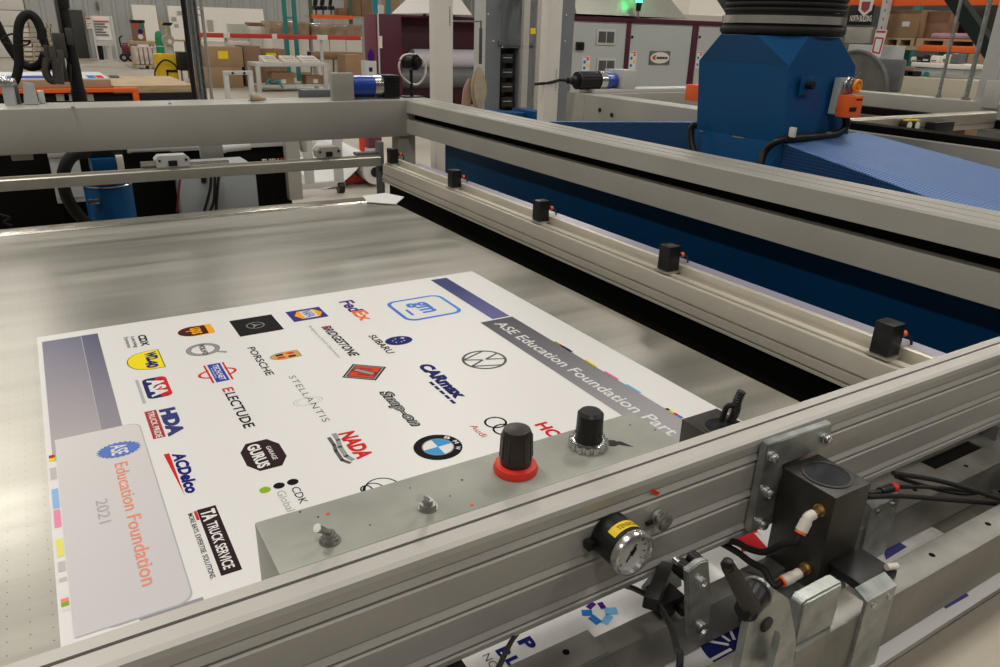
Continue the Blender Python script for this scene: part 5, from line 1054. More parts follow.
# stretch wrapped pallets
for a, b, lab in ((270, 311, 'stretch wrapped goods on the pallet behind the teal uprights'), (311.5, 364, 'stretch wrapped goods on the pallet beside the maroon machine')):
    Y = 26; x0, x1, Z0, Z1 = fbox(a, 21.5 if a < 300 else 24, b, 36, Y); p = thing('wrapped_pallet', lab, 'pallet load', ((x0+x1)/2, Y, 0))
    k = MB(WRAP); k.box(x0, x1-.05, Y, Y+1.1, Z0, Z1, .05); k.build('wrapped_top', p); k = MB(WHITE); nn = 3
    for i in range(nn): k = MB(WHITE); k.box(x0+.03+(x1-x0-.1)*i/nn, x0+.03+(x1-x0-.1)*(i+1)/nn-.02, Y+.02, Y+1.08, .15, Z0-.001, .02); k.build('white_carton', p)
    k = MB(WOOD); k.box(x0, x1-.05, Y, Y+1.1, 0, .149); k.build('pallet_base', p)
carton(231, 24, 247, 34, 27.2, .6, mat('pale_green_box', (.5, .5, .42), .6), 'pale greenish box standing behind the red and white rail', tape=False)
zq = carton(249, 26.2, 265, 34, 27.5, .6, WHITE, 'white box on the floor under the flat dark brown board', tape=False); carton(249, 22.5, 265, 26, 27.5, .6, CARDD, 'flat dark brown board on the white boxes behind the rail', zq, tape=False)
# white frame stand
Y = 12; x0, x1, Z0, Z1 = fbox(225, 71, 254, 99, Y); f = thing('frame_stand', 'pale open frame stand on the floor before the big brown cartons', 'stand', ((x0+x1)/2, Y, 0)); w = x1-x0; th = w*.16
k = MB(GREYL); k.box(x0, x1, Y, Y+.08, Z1-th*.8, Z1, .005); k.build('top_bar', f)
for a in (x0, x1-th): k = MB(GREYL); k.box(a, a+th, Y, Y+.08, 0, Z1-th*.8-.0005, .005); k.build('leg', f)
k = MB(BLACK)
for q in (.3, .7): k.cyl((x0+w*q, Y-.012, Z1-.03), (x0+w*q, Y-.0005, Z1-.03), .018, n=10)
k.build('bolt', f)
# pale table with trays
Y = 20.4; x0, x1, Z0, Z1 = fbox(257, 63, 328, 92, Y, True); t = thing('work_table', 'pale steel work table with lower shelf before the brown cartons', 'table', ((x0+x1)/2, Y, 0)); d = .9
k = MB(GREYL); k.box(x0, x1, Y, Y+d, Z1-.09, Z1, .006); k.build('top', t); k = MB(GREYL); k.box(x0+.06, x1-.06, Y+.05, Y+d-.05, .12, .17, .004); k.build('shelf', t)
for a in (x0+.0, x1-.1):
    for b_ in (Y, Y+d-.1): k = MB(GREYL); k.box(a, a+.1, b_, b_+.1, 0, Z1-.0905, .005); k.build('leg', t)
for a, b, lab in ((264, 279, 'first'), (284, 299, 'middle'), (302, 320, 'last')):
    X0, X1 = on_y(a, 60, Y+.1).x, on_y(b, 60, Y+.1).x; zt = on_y(290, 57.5, Y+.3).z; o = thing('pale_tray', 'pale cream slanted tray on the work table, '+{'first': 'at the end by the cartons', 'middle': 'between the two others', 'last': 'with a small blue cup on top'}[lab], 'tray', ((X0+X1)/2, Y+.3, Z1))
    k = MB(IVORY); k.prism([(Y+.06, Z1+.001), (Y+.62, Z1+.001), (Y+.62, Z1+.16), (Y+.06, Z1+.04)], 'x', X0, X1, bev=.008); k.build('body', o); k = MB(GREY)
    for j in range(3): k = MB(GREY); yy = Y+.15+j*.15; zz = Z1+.04+.12*(yy-Y-.06)/.56; k.beam((X0+.04, yy, zz+.006), (X1-.04, yy, zz+.006), .05, .008, up=(0, -.2, 1)); k.build('rib', o)
a = on_y(309, 55, Y+.55); k = MB(PU); k.lathe([(0, 0), (.045, 0), (.055, .09), (.048, .09), (.04, .01), (0, .01)], (a.x, Y+.53, Z1+.165), n=16); tag(k.build('cup'), 'tiny dark blue cup standing on the last cream tray', 'cup')
for px0, px1, zz, m, lab in ((272, 294, .30, CARD, 'open brown carton lying on the work table shelf'), (306, 324, .22, CARD, 'small brown carton with pink label on the work table shelf')):
    X0, X1 = on_y(px0, 82, Y+.2).x, on_y(px1, 82, Y+.2).x; k = MB(m); k.box(X0, X1, Y+.15, Y+.6, .171, .171+zz, .01); k.box((X0+X1)/2-.06, (X0+X1)/2+.06, Y+.144, Y+.1495, .2, .3, 0, WHITE); tag(k.build('carton'), lab, 'box')
k = MB(TEAL); X0, X1 = on_y(266, 84, Y+.1).x, on_y(279, 84, Y+.1).x; k.tube([(X0, Y+.1, .19), (X0+.1, Y+.08, .30), ((X0+X1)/2, Y+.12, .22), (X1, Y+.06, .26), (X1+.05, Y-.03, .1)], .03, 8); tag(k.build('strap_bundle'), 'loose teal strap bundle on the end of the work table shelf', 'strap')
# teal uprights
Y = 24.4
ld = thing('rack_upright', 'teal rack upright frame with rungs rising behind the pale work table', 'rack upright', on_y(292, 80, Y))
for a, b in ((285.5, 291), (295.5, 300.5)):
    p, q = on_y(a+1, 0, Y), on_y(b-1, 80, Y); k = MB(TEAL); k.box(q.x-.06, q.x+.06, Y, Y+.1, 0, 4, .01); k.build('upright', ld)
xa, xb = on_y(290, 80, Y).x, on_y(299.5, 80, Y).x
for z in (.6, 1.2, 1.8, 2.4): k = MB(TEAL); k.box(xa+.0605, xb-.0605, Y+.02, Y+.07, z, z+.05); k.build('rung', ld)
# far rack with orange beam
Y = 33; rk = thing('pallet_rack', 'pallet rack with orange beam and green posts beyond the wrapped pallets', 'rack', on_y(335, 60, Y))
x0, x1, Z0, Z1 = fbox(312, 15, 353, 19, Y); k = MB(ORANGE); k.box(x0, x1, Y, Y+.1, Z0, Z1); k.build('beam', rk)
for px in (313, 352.5): a = on_y(px, 30, Y).x; k = MB(mat('rack_green', srgb(70, 100, 70), .5)); k.box(a-.07, a+.07, Y+.101, Y+.2, 0, 6); k.build('post', rk)
k = MB(WOOD); k.box(x0, x1+3, Y+.201, Y+1.1, Z1-.1, Z1-.02); k.build('shelf', rk); zs = Z1-.02
for a, b, t_, lab in ((339, 349, 8, 'first'), (349.5, 361, -2, 'second'), (361.5, 372, -2, 'third')):
    carton(a, t_, b, 15, Y+.25, .7, CARDD, 'brown carton on the far orange rack shelf, '+{'first': 'the low one by the black chairs', 'second': 'the tall one behind the green post', 'third': 'the tall one closest to the teal posts'}[lab], zs, tape=False)
for px, lab in ((316, 'beside the green rack post'), (323, 'next to the first black chair'), (331, 'smallest, close to the cartons')):
    c = on_y(px, 9, Y+.5); o = thing('black_chair', 'upturned black chair on the far orange rack shelf, '+lab, 'chair', (c.x, c.y, zs)); s = .13 if px < 330 else .10
    k = MB(BLACK); k.box(c.x-s, c.x+s, c.y-.2, c.y+.2, c.z-.04, c.z+.12, .04); k.build('seat', o); k = MB(BLACK); k.prism([(c.x-s, c.z+.12), (c.x+s*.4, c.z+.12), (c.x+s, c.z+.5), (c.x-s*.5, c.z+.45)], 'y', c.y-.05, c.y+.06, bev=.03); k.build('backrest', o); k = MB(GREYD); k.cyl((c.x, c.y, zs+.001), (c.x, c.y, c.z-.041), .04, n=10); k.build('column', o)
Y = 27; 
for px in (375.5, 388.5):
    a = on_y(px, 8, Y); k = MB(mat('cyan_paint', srgb(40, 140, 160), .45)); k.box(a.x-.09, a.x+.09, Y, Y+.1, 0, 4, .01); tag(k.build('rack_upright'), 'cyan rack upright rising behind the maroon machine, '+('farther from' if px < 380 else 'closer to')+' the white cowl', 'rack upright')
carton(389.5, -3, 400, 14, 27.6, .7, CARD, 'tan carton high behind the maroon machine beside a cyan upright', 0, tape=False); carton(379, 5, 384, 12, 27.6, .4, WHITE, 'small white packet between the two cyan uprights', 0, tape=False)
# ------------------------------------------------------------------ maroon press
Y = 15.5; X0, X1, Z0, Z1 = fbox(377.5, 16, 505, 90, Y); mm = thing('maroon_machine', 'large maroon print machine with a pale roll under a white hood', 'machine', ((X0+X1)/2, Y+1, 0))
xl = X0; DM = X0*on_y(366, 45, 1).y/on_y(366, 45, 1).x-Y; MAROONL = mat('maroon_side_paint', srgb(112, 52, 66), .45, noise=.04)
zr, xr = Z1, on_y(402, 50, Y).x
k = MB(MAROONL); k.box(X0-.03, X0-.001, Y, Y+DM, 0, Z1, .01); k.build('end_panel', mm)
k = MB(MAROON); k.box(X0, xr, Y, Y+DM, 0, Z1, .01); k.box(xr, X1, Y+.6, Y+DM, 0, Z1-.0, .01); zz = on_y(440, 36, Y).z; k.box(xr, X1, Y, Y+.599, zz+.35, Z1, .01); k.build('housing', mm)
k = MB(GREYL); x = on_y(378.5, 45, Y-.01).x; k.box(x-.012, x+.02, Y-.02, Y-.0005, .3, Z1); k.build('edge_trim', mm)
k = MB(WHITE)
for py in (39, 45): a = on_y(379, py, Y); k.box(a.x-.02, a.x+.06, Y-.03, Y-.0205, a.z-.06, a.z+.06)
k.build('sticker', mm)
a = on_y(412, 60, Y+.4); bb = on_y(440, 60, Y+.4); r = (on_y(420, 49, Y+.4).z-on_y(420, 69, Y+.4).z)/2
k = MB(LAV if False else mat('pale_lilac_roll', (.55, .52, .58), .5)); k.cyl((a.x, Y+.4, on_y(420, 59, Y+.4).z), (X1-.1, Y+.4, on_y(420, 59, Y+.4).z), r, n=30); k.build('print_roll', mm, 'pale lilac roll')
k = MB(GREYD); zc = on_y(420, 78, Y+.3).z; k.cyl((on_y(391, 75, Y).x, Y+.3, zc), (X1-.05, Y+.3, zc), r*1.0, n=24); k.build('lower_roll', mm, 'dark grey roller')
k = MB(WHITE); c = on_y(404, 12.5, Y+.9); e = on_y(470, 8, Y-.2); k.faces([(c.x, Y-.3, c.z-.02), (e.x, Y-.3, c.z-.02), (e.x, Y+1.6, c.z-.02), (c.x, Y+1.6, c.z-.02), (c.x+.6, Y+.2, c.z+.6), (e.x-.3, Y+.2, c.z+.6), (e.x-.3, Y+1.2, c.z+.6), (c.x+.6, Y+1.2, c.z+.6)], [(0, 1, 5, 4), (1, 2, 6, 5), (2, 3, 7, 6), (3, 0, 4, 7), (0, 3, 2, 1), (4, 5, 6, 7)])
for q in (c.x+.15, e.x-.2): k.box(q, q+.05, Y+.2, Y+.25, Z1+.0005, c.z-.02)
k.build('hood', mm, 'white sheet metal hood', 5)
x0, x1, Z0, Z1 = fbox(366, 61, 377, 92, Y-.6); u = thing('outlet_pedestal', 'pale grey outlet pedestal at the end of the maroon machine', 'pedestal', ((x0+x1)/2, Y-.6, 0)); k = MB(GREYL); k.box(x0, x1, Y-.6, Y-.35, 0, Z1, .01); k.build('body', u); k = MB(BLACK); w = x1-x0; zq = Z1-.16
for dz in (0, -.18): k = MB(BLACK); k.box(x0+w*.3, x0+w*.6, Y-.608, Y-.6005, zq+dz-.04, zq+dz+.04); k.build('socket', u)
k = MB(PU); a = on_y(371.5, 57, Y-.5); k.lathe([(0, 0), (.06, 0), (.07, .1), (.05, .18), (.02, .22), (0, .22)], (a.x, Y-.48, Z1+.001), n=16); tag(k.build('bottle'), 'small dark violet bottle standing on the outlet pedestal', 'bottle')
# ------------------------------------------------------------------ hose rig and flat bed cutter behind the back beam
Y = 5.2
def pp(px, py, y=Y): return on_y(px, py, y)
k = MB(RUBBER); k.tube([pp(3, 86, Y-.0), pp(10, 86), pp(16, 78), pp(19, 62), pp(18, 38), pp(20, 22), pp(27, 14.5), pp(35, 18), pp(41, 30), pp(42, 40)], .024, 14, smooth=10); tag(k.build('air_hose'), 'thick black hose looping high in front of the pallet stack', 'hose')
k = MB(RUBBER); k.tube([pp(-4, 22, Y+.15), pp(4, 38, Y+.15), pp(14, 54, Y+.15), pp(22, 63, Y+.14), pp(32, 67, Y+.12), pp(41, 63, Y+.08), pp(45, 54, Y+.05)], .024, 14, smooth=10); tag(k.build('air_hose'), 'dark hose sagging low behind the looping black hose', 'hose')
k = MB(RUBBER); k.tube([pp(2, 40, Y-.1), pp(6, 36, Y-.1), pp(14, 34, Y-.1), pp(22, 40, Y-.08), pp(30, 41, Y-.05), pp(26, 45, Y-.05), pp(12, 45, Y-.1), pp(3, 42, Y-.1)], .005, 8); tag(k.build('cable'), 'thin wire loop crossing the looping black hose', 'cable')
gh = thing('pneumatic_gripper', 'dark grey pneumatic gripper head hanging beside the thick black arm', 'gripper', pp(56, 84))
GRM = mat('gripper_grey', (.085, .08, .072), .4, .4, noise=.15, nscale=14)
def pb_(k, px0, py0, px1, py1, y, d, bev=.004, m=None):
    xm, ym = (px0+px1)/2, (py0+py1)/2; k.box(on_y(px0, ym, y).x, on_y(px1, ym, y).x, y, y+d, on_y(xm, py1, y).z, on_y(xm, py0, y).z, bev, m)
k = MB(GRM); pb_(k, 54, 33, 66, 58, Y, .08); pb_(k, 57, 0, 60, 33, Y+.02, .05); pb_(k, 66, 28, 73, 45, Y+.01, .05); k.build('mount_plate', gh)
k = MB(GRM); pb_(k, 51, 46, 58, 80, Y-.05, .045); pb_(k, 59, 50, 66, 82, Y-.05, .045); pb_(k, 45, 45, 50, 70, Y-.03, .05); k.build('finger', gh)
k = MB(GRM); k.cyl(pp(57, 62, Y-.08), pp(59, 84, Y-.08), .028, n=18); k.tube([pp(47, 58, Y-.06), pp(46, 72, Y-.06), pp(51, 80, Y-.06), pp(58, 80, Y-.06)], .022, 12); k.build('actuator', gh)
k = MB(BLACK); k.cyl(pp(42, 36), pp(45.5, 47), .02, n=14); k.cyl(pp(69, 64), pp(69, 82), .012, n=10); k.build('fitting', gh)
k = MB(mat('satin_black', (.012, .011, .01), .35)); k.cyl(pp(60, -14, Y+.12), pp(63, 8, Y+.12), .036, n=18); k.cyl(pp(63, 8, Y+.12), pp(81, 106, Y+.12), .029, .038, n=18); k.cyl(pp(78, 90, Y+.12), pp(82, 112, Y+.12), .042, n=18); tag(k.build('support_arm'), 'thick slanting black tube arm passing behind the grey gripper head', 'arm')
k = MB(PANEL); P = [pp(px, py, 4.06) for px, py in ((22.5, 82), (34, 84), (39, 103), (24, 104))]; k.prism([(P[0].x, P[0].z), (P[1].x, P[1].z), (P[2].x, 1.2838), (P[3].x, 1.2838)], 'y', 4.06, 4.09, bev=.003); tag(k.build('guard_plate'), 'pale slanted guard plate standing on the back beam under the hose rig', 'plate')
k = MB(GREYL); a, b = pp(37, 91, 4.1), pp(43.5, 91, 4.1); k.box(a.x, b.x, 4.1, 4.14, 1.2838, a.z, .004); tag(k.build('small_bracket'), 'small grey bracket partly behind the pale guard plate', 'bracket')
k = MB(STEEL); c = pp(6, 80, 4.08); k.lathe([(0, 0), (.036, 0), (.038, .016), (.032, .028), (.012, .034), (0, .034)], (c.x, 4.08, c.z-.02), n=24); k.cyl((c.x, 4.08, 1.2838), (c.x, 4.08, c.z-.02), .024, n=16, m=PANEL); tag(k.build('post_cap'), 'short pale post with round steel cap under the hose loop', 'post')
k = MB(GREYD); a, b = pp(11.5, 84, 4.12), pp(17.5, 84, 4.12); k.box(a.x, b.x, 4.12, 4.15, 1.2838, a.z, .004); tag(k.build('slim_post'), 'slim dark post beside the steel capped post', 'post')
# cutter table with orange rail
Y = 8.0; ct = thing('cutting_table', 'long flat table with an orange side rail behind the back beam', 'table', (1, Y+.5, 0))
xa, xb = on_y(-5, 95, Y).x, on_y(139, 95, Y).x; z1 = on_y(90, 88.5, Y).z; z0 = on_y(90, 92.5, Y).z
k = MB(ORANGE); k.box(xa, xb, Y, Y+.06, z0, z1, .004); a, b = on_y(133, 95, Y).x, xb; k.box(a, b, Y, Y+.06, on_y(136, 101, Y).z, z0-.0005, .004); k.build('orange_rail', ct)
k = MB(BLACK); x2 = on_y(191, 95, Y+.3).x; k.box(xa, x2, Y+.08, Y+1.6, .3, z0-.02, .004); k.box(xa, x2, Y+.2, Y+1.6, 0, .3); k.build('base', ct)
k = MB(GREYL)
for px in (63, 71, 88): q = on_y(px, 98, Y); k.box(q.x-.05, q.x+.05, Y+.06, Y+.0795, q.z-.03, q.z+.03)
k.build('bracket', ct)
k = MB(WOOD); zt = on_y(150, 84, Y+.3).z; k.box(on_y(112, 87, Y+.2).x, x2, Y+.1, Y+1.5, z0-.019, zt, .004); tag(k.build('plywood_board'), 'plain plywood board lying on the cutting table end beside the steel uprights', 'board')
xq = on_y(112, 83, Y+.1).x; k = MB(mat('tan_board', (.42, .30, .18), .7)); zs = on_y(70, 80, Y+.07).z; k.box(xa, xq-.01, Y+.07, Y+1.1, z1+.001, zs, .004); tag(k.build('board_stack'), 'thick tan board lying along the orange rail of the cutting table', 'board')
k = MB(PAPERW); k.box(xa, xq-.02, Y+.08, Y+1.1, zs+.001, zs+.012); o = k.build('printed_board'); tag(o, 'white printed board with blue and red blocks lying on the tan board', 'printed board'); k = MB(BL)
for (p0, p1, m) in ((2, 44, RBL), (46, 52, RBL), (88, 96, BL), (97, 104, RD)): X0, X1 = on_y(p0, 77, Y+.2).x, on_y(p1, 77, Y+.2).x; k.box(X0, X1, Y+.12, Y+.5, zs+.0125, zs+.0135, 0, m)
k.build('printing', o)
k = MB(GREYD); pb_(k, 111, 76, 119.5, 83, Y+1.2, .2); tag(k.build('dark_block'), 'small dark block at the far edge of the cutting table', 'block')
# pallet stack seen through the hose loop
Y = 30; x0, x1, _, _ = fbox(22, 25, 43, 62, Y); g = 'wooden pallets in the tall stack'
first = pallet(x0, x1, Y, 1.0, 0, 'worn pale pallet in the tall stack seen through the hose loop', g)
for i in range(1, 11): copy_tree(first, (first.location.x+random.uniform(-.04, .04), first.location.y, i*.146))
x0, x1, _, _ = fbox(44, 25, 53, 44, Y+1.5); g2 = 'darker pallets in the second stack'
first = pallet(x0, x1, Y+1.5, .9, 0, 'brown pallet in the second stack beside the hose loop', g2)
for i in range(1, 10): copy_tree(first, (first.location.x+random.uniform(-.04, .04), first.location.y, i*.146))
# ------------------------------------------------------------------ under the back beam
Y = 5.1; k = MB(VOID); x0, x1 = on_y(-10, 190, Y).x, on_y(176, 190, Y).x; k.box(x0-.3, x1, Y, Y+.5, 0, 1.13, .004)
pn = k.build('black_cabinet'); tag(pn, 'long black machine cabinet seen under the back beam', 'cabinet')
x0, x1, Z0, Z1 = fbox(180, 172, 258, 222, 5.0); cb = thing('control_box', 'blue grey control cabinet with cables under the back guide bar', 'cabinet', ((x0+x1)/2, 5.1, 0)); CG = mat('blue_grey_cabinet', (.30, .32, .33), .45); k = MB(CG); k.box(x0+.0, x1, 5.0, 5.4, 0, on_y(220, 168, 5.0).z, .004); k.build('body', cb)
k = MB(BLACK)
a = on_y(203, 176, 5.0); k.box(a.x-.015, a.x+.015, 4.985, 4.9995, a.z-.04, a.z+.03, .002); k.build('socket', cb)
for pts in (((211, 174), (210, 190), (204, 212)), ((215, 174), (214, 200), (209, 214)), ((219, 174), (217, 195), (216, 214))): k = MB(RUBBER); k.tube([on_y(px, py, 4.97) for px, py in pts], .009, 8); k.build('cable', cb)
x0, x1, Z0, Z1 = fbox(181, 145, 256, 172, 5.75); lg = thing('logo_machine', 'black machine front with white and red lettering under the back beam', 'machine', ((x0+x1)/2, 5.8, 0)); xl = on_y(140, 160, 5.75).x; xr = on_y(289, 160, 5.75).x
k = MB(VOID); zt = on_y(260, 147, 5.75).z; k.box(xl, xr, 5.75, 6.2, 0, zt, .004); k.build('front', lg); k = MB(PANEL); k.box(xl, xr, 5.73, 6.2, zt+.0005, on_y(260, 140, 5.75).z, .006); k.build('top_edge', lg)
k = MB(WHITE); a, b = on_y(262, 161, 5.745), on_y(279, 160.5, 5.745); h = .052; put_text(k, 'THIEM', (a.x, 5.7485, a.z-h*.75), (1, 0, 0), (0, 0, 1), b.x-a.x, h, WHITE, .03); c = on_y(280, 160.5, 5.745); put_text(k, 'E', (c.x, 5.7485, a.z-h*.75), (1, 0, 0), (0, 0, 1), .055, h, RED, .03); k.build('lettering', lg)
k = MB(GREY); pb_(k, 287.5, 135, 301, 200, 5.6, .08); pb_(k, 301.5, 135, 307, 152, 5.65, .05); tag(k.build('grey_pillar'), 'grey square pillar at the end of the black machine with lettering', 'pillar')
# blue drum, hose and grey box
Y = 4.62; c = on_y(111, 200, Y); r = (on_y(136, 200, Y).x-on_y(86, 200, Y).x)/2; d = thing('blue_drum', 'round blue steel drum in the dark space under the back beam', 'drum', (c.x, Y+r*.2, 0)); zt = on_y(110, 178, Y).z
k = MB(BLUE); k.lathe([(0, 0), (r*.94, 0), (r, zt), (r*.9, zt+.02), (0, zt+.02)], (c.x, Y+.05, 0), n=40); k.build('shell', d); k = MB(STEEL); k.ring((c.x, Y+.05, on_y(110, 185, Y).z-.0), (0, 0, 1), r*1.0, .004, n=48); k.build('band', d)
k = MB(STEEL); a = on_y(93, 203, Y-.1); k.box(a.x-.02, a.x+.035, Y+.05-r*.98, Y+.05-r*.8, a.z-.012, a.z+.012, .002); k.build('latch', d)
mz = zt+.021; m = thing('blower_motor', 'black and blue blower motor sitting on the blue drum', 'motor', (c.x, Y+.05, mz)); k = MB(BLACK); k.box(c.x-r*.9, c.x+r*.75, Y-.06, Y+.16, mz+.10, mz+.2, .02); k.build('housing', m); k = MB(BLUE); k.box(c.x-r*.55, c.x+r*.4, Y-.1, Y+.2, mz+.001, mz+.0995, .01); k.build('base', m); k = MB(WHITE); k.box(c.x+r*.42, c.x+r*.7, Y-.1, Y+.02, mz+.01, mz+.11, .003); k.build('notice', m)
k = MB(RUBBER); k.tube([on_y(88, 152, Y-.15), on_y(74, 155, Y-.2), on_y(66, 165, Y-.22), on_y(63, 180, Y-.22), on_y(67, 197, Y-.22), on_y(76, 212, Y-.2), on_y(89, 226, Y-.18), on_y(96, 240, Y-.18)], .030, 14); tag(k.build('suction_hose'), 'fat black suction hose curving down beside the blue drum', 'hose')
k = MB(PANEL); pb_(k, 53, 157, 83, 203, 4.95, .149, .006); o = k.build('junction_box'); tag(o, 'pale grey junction box on the black cabinet behind the fat hose', 'box'); k = MB(GREY); x0, x1, Z0, Z1 = fbox(53, 157, 83, 203, 4.95); k.box(x0+.01, x1-.01, 4.944, 4.9495, Z0+.03, Z0+.036); k.box(x0-.003, x1+.003, 4.94, 5.06, Z1+.0005, Z1+.03, .004); k.build('lid', o)
k = MB(GREYL); pb_(k, 11, 152, 33, 160.5, 3.95, .12, .004); tag(k.build('terminal_box'), 'small grey terminal box fixed under the back beam', 'box')
for a, b, w in ((60, 84, 'short bright strip light under the back beam above the junction box'), (127, 200, 'long pale tube under the back beam behind the carriage block'), (222, 250, 'pale tube stub under the back beam beside the small grey plate')):
    k = MB(GREYL if a > 100 else IVORY); p, q = on_y(a, 150.5 if a < 100 else 149, 5.0), on_y(b, 149 if a < 100 else 146, 5.0); k.cyl(p, q, .022, n=16); k.cyl(p, p+Vector((.02, 0, 0)), .026, n=16); tag(k.build('tube'), w, 'tube')
k = MB(PANEL); pb_(k, 200, 140, 223, 158, 4.3, .03, .003); tag(k.build('hanging_plate'), 'small grey plate hanging under the back beam between the pale tubes', 'plate')
k = MB(mat('dull_red', srgb(110, 30, 36), .6)); k.cyl(on_y(180, 178, 4.9), on_y(177, 212, 4.9), .007, n=8); tag(k.build('red_rope'), 'thin dull red rope hanging beside the blue grey control cabinet', 'cord')
k = MB(RUBBER)
k.tube([on_y(-3, 214, 4.4), on_y(5, 216, 4.4), on_y(10, 218, 4.4), on_y(4, 222, 4.4), on_y(12, 226, 4.4)], .006, 8); tag(k.build('cable'), 'tangled grey wire ends low under the back beam', 'cable')
# trolley on castors
Y = 7.6; z_ = lambda py: on_y(300, py, Y).z
tr = thing('trolley_frame', 'low grey steel trolley frame on castors under the guide bar', 'trolley', on_z(300, 198, 0)); xa, xb = on_y(255, 188, Y).x, on_y(345, 188, Y).x
k = MB(GREYL); k.box(xa, xb, Y, Y+.06, z_(190), z_(184), .004); k.build('rail', tr)
for px in (309, 339): x0 = on_y(px-4, 165, Y).x; k = MB(GREYL); k.box(x0, x0+.09, Y, Y+.06, z_(184)+.0005, z_(140), .004); k.build('upright', tr)
for px in (268, 342): x0 = on_y(px, 195, Y).x; k = MB(BLACK); zz = z_(190); k.cyl((x0-.03, Y+.03, .06), (x0+.03, Y+.03, .06), .06, n=20); k.box(x0-.045, x0+.045, Y, Y+.06, .12, zz-.0005, .004, GALV); k.build('castor', tr)
# big roll of white film on the floor
a = on_z(376, 187, 0); b = on_z(316, 151, 0); r = .135; A = Vector((a.x, a.y, r+.03)); d = (Vector((b.x, b.y, 0))-Vector((a.x, a.y, 0))).normalized(); B = A+d*4.2
DR = d
ro = thing('film_roll', 'long white film roll lying low beyond the trolley frame', 'roll', (a.x, a.y, 0)); k = MB(PAPERW); k.cyl(A, B, r, n=36); k.build('film', ro); k = MB(BLACK); k.cyl(A-d*.012, A+d*.02, r*.40, n=24); k.build('core', ro); k = MB(GREYD)
for t_ in (.3, 3.6): q = A+d*t_; k = MB(GREYD); k.box(q.x-.12, q.x+.12, q.y-.04, q.y+.04, 0, .035); k.build('cradle', ro)
sd = Vector((DR.y, -DR.x, 0)); sd = -sd if sd.x > 0 else sd
bm = bmesh.new(); rows = []
for i in range(9):
    t = i/8; row = []
    for j in range(7): u = j/6; zz = .27*(1-u)**2+.006; q = A+DR*(.05+1.9*t)+sd*(r*.9+.45*u+.03*math.sin(5*t)*u); row.append(bm.verts.new((q.x, q.y, zz)))
    rows.append(row)
for i in range(8):
    for j in range(6): bm.faces.new((rows[i][j], rows[i+1][j], rows[i+1][j+1], rows[i][j+1]))
k = MB(PAPERW); k.add(bm); k.build('film_tail', ro)
k = MB(RED)
for px in (341, 363): q = on_z(px, 152, 0); k = MB(RED); k.box(q.x-.03, q.x+.03, q.y, q.y+.06, 0, .55); tag(k.build('red_post'), 'red steel post beyond the film roll, '+('closer to the trolley upright' if px < 350 else 'closer to the maroon cabinet'), 'post')
q = on_z(375, 148, 0); x0, x1, Z0, Z1 = fbox(369, 134, 382, 148, q.y); k = MB(MAROONL); k.box(x0, x1, q.y, q.y+.3, 0, Z1, .01); tag(k.build('maroon_cabinet'), 'small maroon cabinet seen under the frame corner', 'cabinet')
k = MB(REDB); q = on_y(357, 178, 8.2); k.box(q.x-.3, q.x+.0, 8.0, 8.06, q.z-.02, q.z+.06, .01); k.box(q.x-.22, q.x-.18, 8.0, 8.06, 0, q.z-.0205); tag(k.build('red_clamp'), 'red clamp bar between the trolley uprights', 'clamp')
# ------------------------------------------------------------------ storage rack on the far side of the second press
X = 11.5
def xb_(px0, py0, px1, py1, X=X):
    xm, ym = (px0+px1)/2, (py0+py1)/2; return on_x(px1, ym, X).y, on_x(px0, ym, X).y, on_x(xm, py1, X).z, on_x(xm, py0, X).z
rk = thing('pallet_rack', 'pallet rack with bright orange beams beyond the second press', 'rack', (X, 6, 0))
for (x0, y0, x1, y1) in ((845, -8, 1012, 5.5), (918, 46, 1004, 52.5)):
    Y0, Y1, Z0, Z1 = xb_(x0, y0, x1, y1); k = MB(ORANGE); k.box(X, X+.12, Y0, Y1, Z0, Z1, .006); k.build('beam', rk); zl = Z1
Y0, Y1, Z0, Z1 = xb_(952, 14, 1010, 19, X+1.2); k = MB(ORANGE); k.box(X+1.2, X+1.3, Y0, Y1, Z0, Z1); k.build('beam', rk)
a = on_x(874, 60, X-.1); k = MB(GREYL); k.box(X-.12, X-.005, a.y-.045, a.y+.045, 0, 4, .008)
for i in range(26): k.box(X-.125, X-.1205, a.y-.040, a.y-.02, .5+i*.12, .54+i*.12, 0, GREYD)
k.build('post', rk)
for px in (908, 944): a = on_x(px, 55, X+1.1); k = MB(TEAL); k.box(X+1.05, X+1.15, a.y-.06, a.y+.06, 0, 4); k.build('post', rk)
Y0, Y1, Z0, _ = xb_(850, 46, 1004, 47); k = MB(WOOD); k.box(X+.121, X+1.04, Y0, Y1, zl-.08, zl-.02); k.build('shelf', rk)
zl -= .019
def rbox(px0, py0, px1, py1, X, m, name, label, cat, z0=None, d=.7, sub=None):
    Y0, Y1, Z0, Z1 = xb_(px0, py0, px1, py1, X); Z0 = Z0 if z0 is None else z0; o = thing(name, label, cat, (X+d/2, (Y0+Y1)/2, Z0)); k = MB(m); k.box(X, X+d, Y0, Y1, Z0+.001, Z1, .012); k.build('body', o); return o, Y0, Y1, Z0, Z1
def rpal(px0, px1, lab):
    Y0, Y1, _, _ = xb_(px0, 40, px1, 45, X+.13); o = thing('pallet', lab, 'pallet', (X+.5, (Y0+Y1)/2, zl)); k = MB(WOOD); k.box(X+.13, X+.9, Y0, Y1, zl+.08, zl+.11); k.build('deck', o)
    for q in (0, .45, .88): k = MB(WOOD); w = (Y1-Y0); k.box(X+.13, X+.9, Y0+w*q, Y0+w*(q+.12), zl+.001, zl+.0795); k.build('runner', o)
rpal(884, 914, 'pallet under the big brown carton on the orange rack'); rpal(916, 982, 'pallet under the pink wrapped goods on the orange rack'); zp = zl+.11
